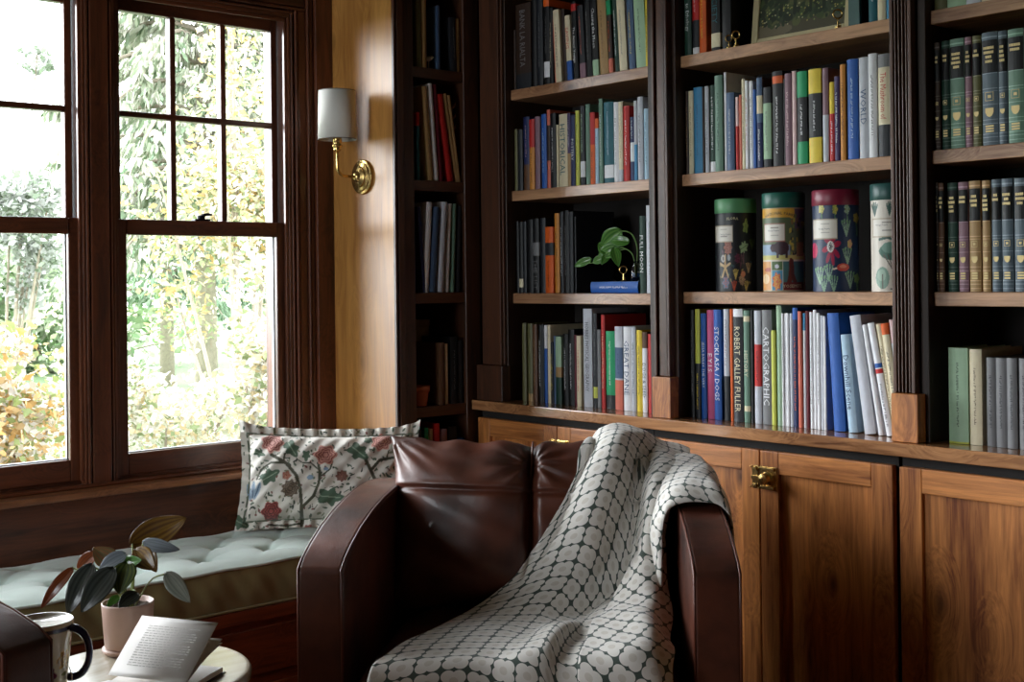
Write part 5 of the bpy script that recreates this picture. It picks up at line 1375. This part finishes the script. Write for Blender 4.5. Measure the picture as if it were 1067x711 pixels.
# ================================================================ THINGS IN THE NARROW CORNER BOOKCASE
t = thing('terracotta_pot', 'empty terracotta pot on the shelf of the narrow corner bookcase', 'pot', (2.462, 3.228, .8405))
TC = flat('terracotta', hexc('A85A38'), .8, var=.12)
m = MB(); m.lathe([(.0, .0), (.024, .0), (.031, .048), (.0, .0485)], TC, n=40); m.build('body', t, smooth=True, bevel=.001)
m = MB(); m.lathe([(.031, .045), (.0345, .046), (.036, .064), (.0335, .0645), (.031, .055), (.0, .052)], TC, n=40); m.build('rim', t, smooth=True)
t = thing('storage_box', 'plain tan box at the back above the clay pot', 'box', (2.525, 3.40, .8405))
MB().box(-.075, .075, -.05, .05, 0, .25, flat('kraft_card', hexc('7A6038'), .8)).build('box_body', t, bevel=.001)
MB().box(-.077, .077, -.052, .052, .25, .272, flat('kraft_card', hexc('7A6038'), .8)).build('lid', t, bevel=.001)
t = thing('figurine', 'tiny pale bird figurine on the top shelf of the narrow corner bookcase', 'ornament', (2.503, 3.212, 1.9304))
PL = flat('pale_ceramic', hexc('B8B0A0'), .5)
m = MB(); m.lathe([(.010, 0), (.010, .002), (.002, .004), (.002, .026)], PL, n=16); m.build('stand', t, smooth=True)
bd = MB(); bd.tube([(-.018, 0, .028), (-.010, 0, .031), (0, 0, .034), (.010, 0, .037), (.015, 0, .041), (.022, 0, .040)], [.001, .005, .0085, .0065, .0045, .0008], PL, 12); bd.build('bird_body', t, smooth=True)
t = thing('dried_stem', 'dried twig standing beside the leaning tan books in the corner bookcase', 'twig', (2.618, 3.215, 1.5674))
TW = flat('dry_twig', hexc('6A5434'), .8)
m = MB(); m.tube([(0, 0, 0), (-.012, .002, .10), (-.020, .0, .20), (-.016, 0, .262)], .0016, TW, 6); m.build('stalk', t)
for k in range(5): leaf(t, (-.018, 0, .17+.018*k), (-.018+.016*(-1)**k, -.002, .19+.019*k), .007, 'rust', name='seed_head', face=Vector((0, -1, 0)))

# ================================================================ THE GARDEN OUTSIDE
GR = flat('lawn_grass', hexc('50653E'), .9, var=.25, vscale=1.2)
o = MB().box(-40, 60, 3.9, 80, -.52, -.5, GR).build('lawn'); o['kind'] = 'structure'; o['label'] = 'pale green lawn beyond the windows'
def lm(name, h, tr=.45):
    if name in MATS: return MATS[name]
    m, nt, b_ = newmat(name); col = tuple(c*.82 for c in hexc(h)); b_.inputs['Base Color'].default_value = (*col, 1); b_.inputs['Roughness'].default_value = .6
    t_ = N(nt, 'ShaderNodeBsdfTranslucent'); t_.inputs[0].default_value = (*col, 1); ms = N(nt, 'ShaderNodeMixShader'); ms.inputs[0].default_value = tr
    nt.links.new(b_.outputs[0], ms.inputs[1]); nt.links.new(t_.outputs[0], ms.inputs[2]); nt.links.new(ms.outputs[0], nt.nodes['Material Output'].inputs['Surface']); MATS[name] = m; return m
BARK = flat('bark', hexc('8A8070'), .9, var=.2)
def leaf_cloud(mb, pts, size, mats, rng, asp=.55):
    for p in pts:
        a = Vector((rng.gauss(0, 1), rng.gauss(0, 1), rng.gauss(0, .7))).normalized(); b = a.cross(Vector((rng.gauss(0, 1), rng.gauss(0, 1), rng.gauss(0, 1)))).normalized()
        s = size*rng.uniform(.6, 1.35); p = Vector(p)
        mb.add([p-a*s*.5, p-a*s*.1+b*s*asp*.5, p+a*s*.5, p-a*s*.1-b*s*asp*.5], [(0, 1, 2, 3)], mats[min(int(rng.random()*len(mats)), len(mats)-1)])
def bush(label, c, R, nleaf, size, cols, seed, branches=9, zbase=-.5, cat='shrub', name='shrub'):
    rng = random.Random(seed); t = thing(name, label, cat, (c[0], c[1], zbase))
    cz = c[2]-zbase; clumps = [(rng.gauss(0, .45)*R[0], rng.gauss(0, .4)*R[1], cz+rng.gauss(0, .45)*R[2], rng.uniform(.16, .36)*max(R)) for _ in range(26)]
    mb = MB(); mats = [lm('foliage_'+h, h) for h in cols]
    br_ = MB()
    for k in range(branches):
        x, y, z, r = clumps[k]; pth = [(rng.uniform(-.05, .05), rng.uniform(-.05, .05), 0), (x*.4, y*.4, z*.45), (x, y, z), (x*1.15, y*1.1, z+r*.8)]
        br_.tube(catmull([Vector(p) for p in pth], 10).tolist(), [.022-.0019*q for q in range(10)], BARK, 6)
    br_.build('branch', t)
    pts = []
    for k in range(nleaf):
        x, y, z, r = clumps[k % len(clumps)]; d = Vector((rng.gauss(0, 1), rng.gauss(0, 1), rng.gauss(0, 1))).normalized()*r*rng.uniform(.45, 1.05)
        pts.append((x+d.x, y+d.y, max(.05, z+d.z)))
    leaf_cloud(mb, pts, size, mats, rng); mb.build('foliage', t, fix=False)
    return t
def conifer(label, x, y, hgt, spread, nb, seed, cols):
    rng = random.Random(seed); t = thing('conifer', label, 'tree', (x, y, -.5))
    m = MB(); m.tube([(0, 0, 0), (0, 0, hgt*.5), (0, 0, hgt)], [.13, .08, .02], BARK, 12); m.build('trunk', t, smooth=True)
    mats = [lm('needles_'+h, h, .3) for h in cols]; mb = MB(); br_ = MB()
    for k in range(nb):
        h = hgt*(.25+.73*((k+rng.random())/nb)); a = k*2.399+rng.uniform(-.3, .3); L = spread*(1-.8*h/hgt)*rng.uniform(.8, 1.1)
        P = [Vector((math.cos(a)*L*s, math.sin(a)*L*s, h+.16*L*math.sin(PI*s*.9)-.42*L*s*s)) for s in np.linspace(.03, 1, 12)]
        br_.tube(P, [.035-.0026*q for q in range(12)], BARK, 5)
        for i in range(2, 12):
            wdt = .30*L*math.sin(PI*min(1, .15+i/13))
            for q in range(34):
                sd = rng.uniform(-1, 1); p = P[i]+Vector((-math.sin(a), math.cos(a), 0))*(sd*wdt)+Vector((math.cos(a), math.sin(a), 0))*rng.uniform(-.08, .08)*L
                dr = Vector((rng.gauss(0, .25)+math.cos(a)*.4-math.sin(a)*sd*.5, rng.gauss(0, .25)+math.sin(a)*.4+math.cos(a)*sd*.5, -1.0)).normalized(); ln = rng.uniform(.07, .19)
                sx_ = Vector((rng.gauss(0, 1), rng.gauss(0, 1), .2)).normalized()*rng.uniform(.014, .032)
                p.z -= abs(sd)*wdt*.35; mt_ = mats[int(rng.random()*len(mats))]
                mb.add([p-sx_*.5, p+sx_*.5, p+dr*ln*.6+sx_, p+dr*ln, p+dr*ln*.6-sx_], [(0, 1, 2, 3, 4)], mt_)
    br_.build('branch', t); mb.build('foliage', t, fix=False); return t
CN = ['A2A690', 'B4B4A2', '828E72', '66785A', 'C2BEB0', '90987E']
conifer('large drooping pale green conifer filling the upper panes of the right window', 6.35, 12.0, 7.8, 2.5, 84, 3, CN)
conifer('grey green conifer far behind, seen at the left of the lower right panes', 9.6, 19.5, 5.6, 2.2, 46, 9, ['748A6C', '86987C', '64805E'])
YEL = ['C8B48A', 'D0C4A4', 'BEA066', '9CA274', 'D2CCBE', '86946A']
WHT = ['D6D0C8', 'DCD8D2', 'CCB890', 'B8BAA4', '8C9A6E', 'D2C2A2']
bush('tall yellow leaved shrub at the right edge of the right window', (4.45, 7.9, 1.80), (.50, .6, 1.25), 6400, .060, YEL, 5)
bush('white and yellow shrub filling the bottom of the right window', (3.0, 6.3, .50), (.74, .5, .48), 6600, .048, WHT, 6)
bush('low cream flowering shrub at the right corner of the lower right pane', (3.36, 5.6, .85), (.24, .4, .62), 3400, .050, WHT, 16)
bush('yellow tinged shrub across the middle of the left window', (1.74, 4.85, .62), (.34, .4, .55), 4600, .042, ['D4CABA', 'CCB080', 'BE985C', '92A064', 'D8D4CE'], 7)
bush('pale grey green tree showing in the upper panes of the left window', (3.6, 10.2, 1.8), (.62, .7, .75), 4600, .075, ['B6B8B2', 'A6AC9E', 'C4C4C0', '7E8C74'], 8, cat='tree', name='tree')
bush('distant hedge beyond the lawn behind the conifers', (9.5, 24.5, .8), (5.6, 1.2, 1.3), 5200, .26, ['7C9268', '94A480', '688656', 'A8AE94'], 10, cat='hedge', name='hedge')
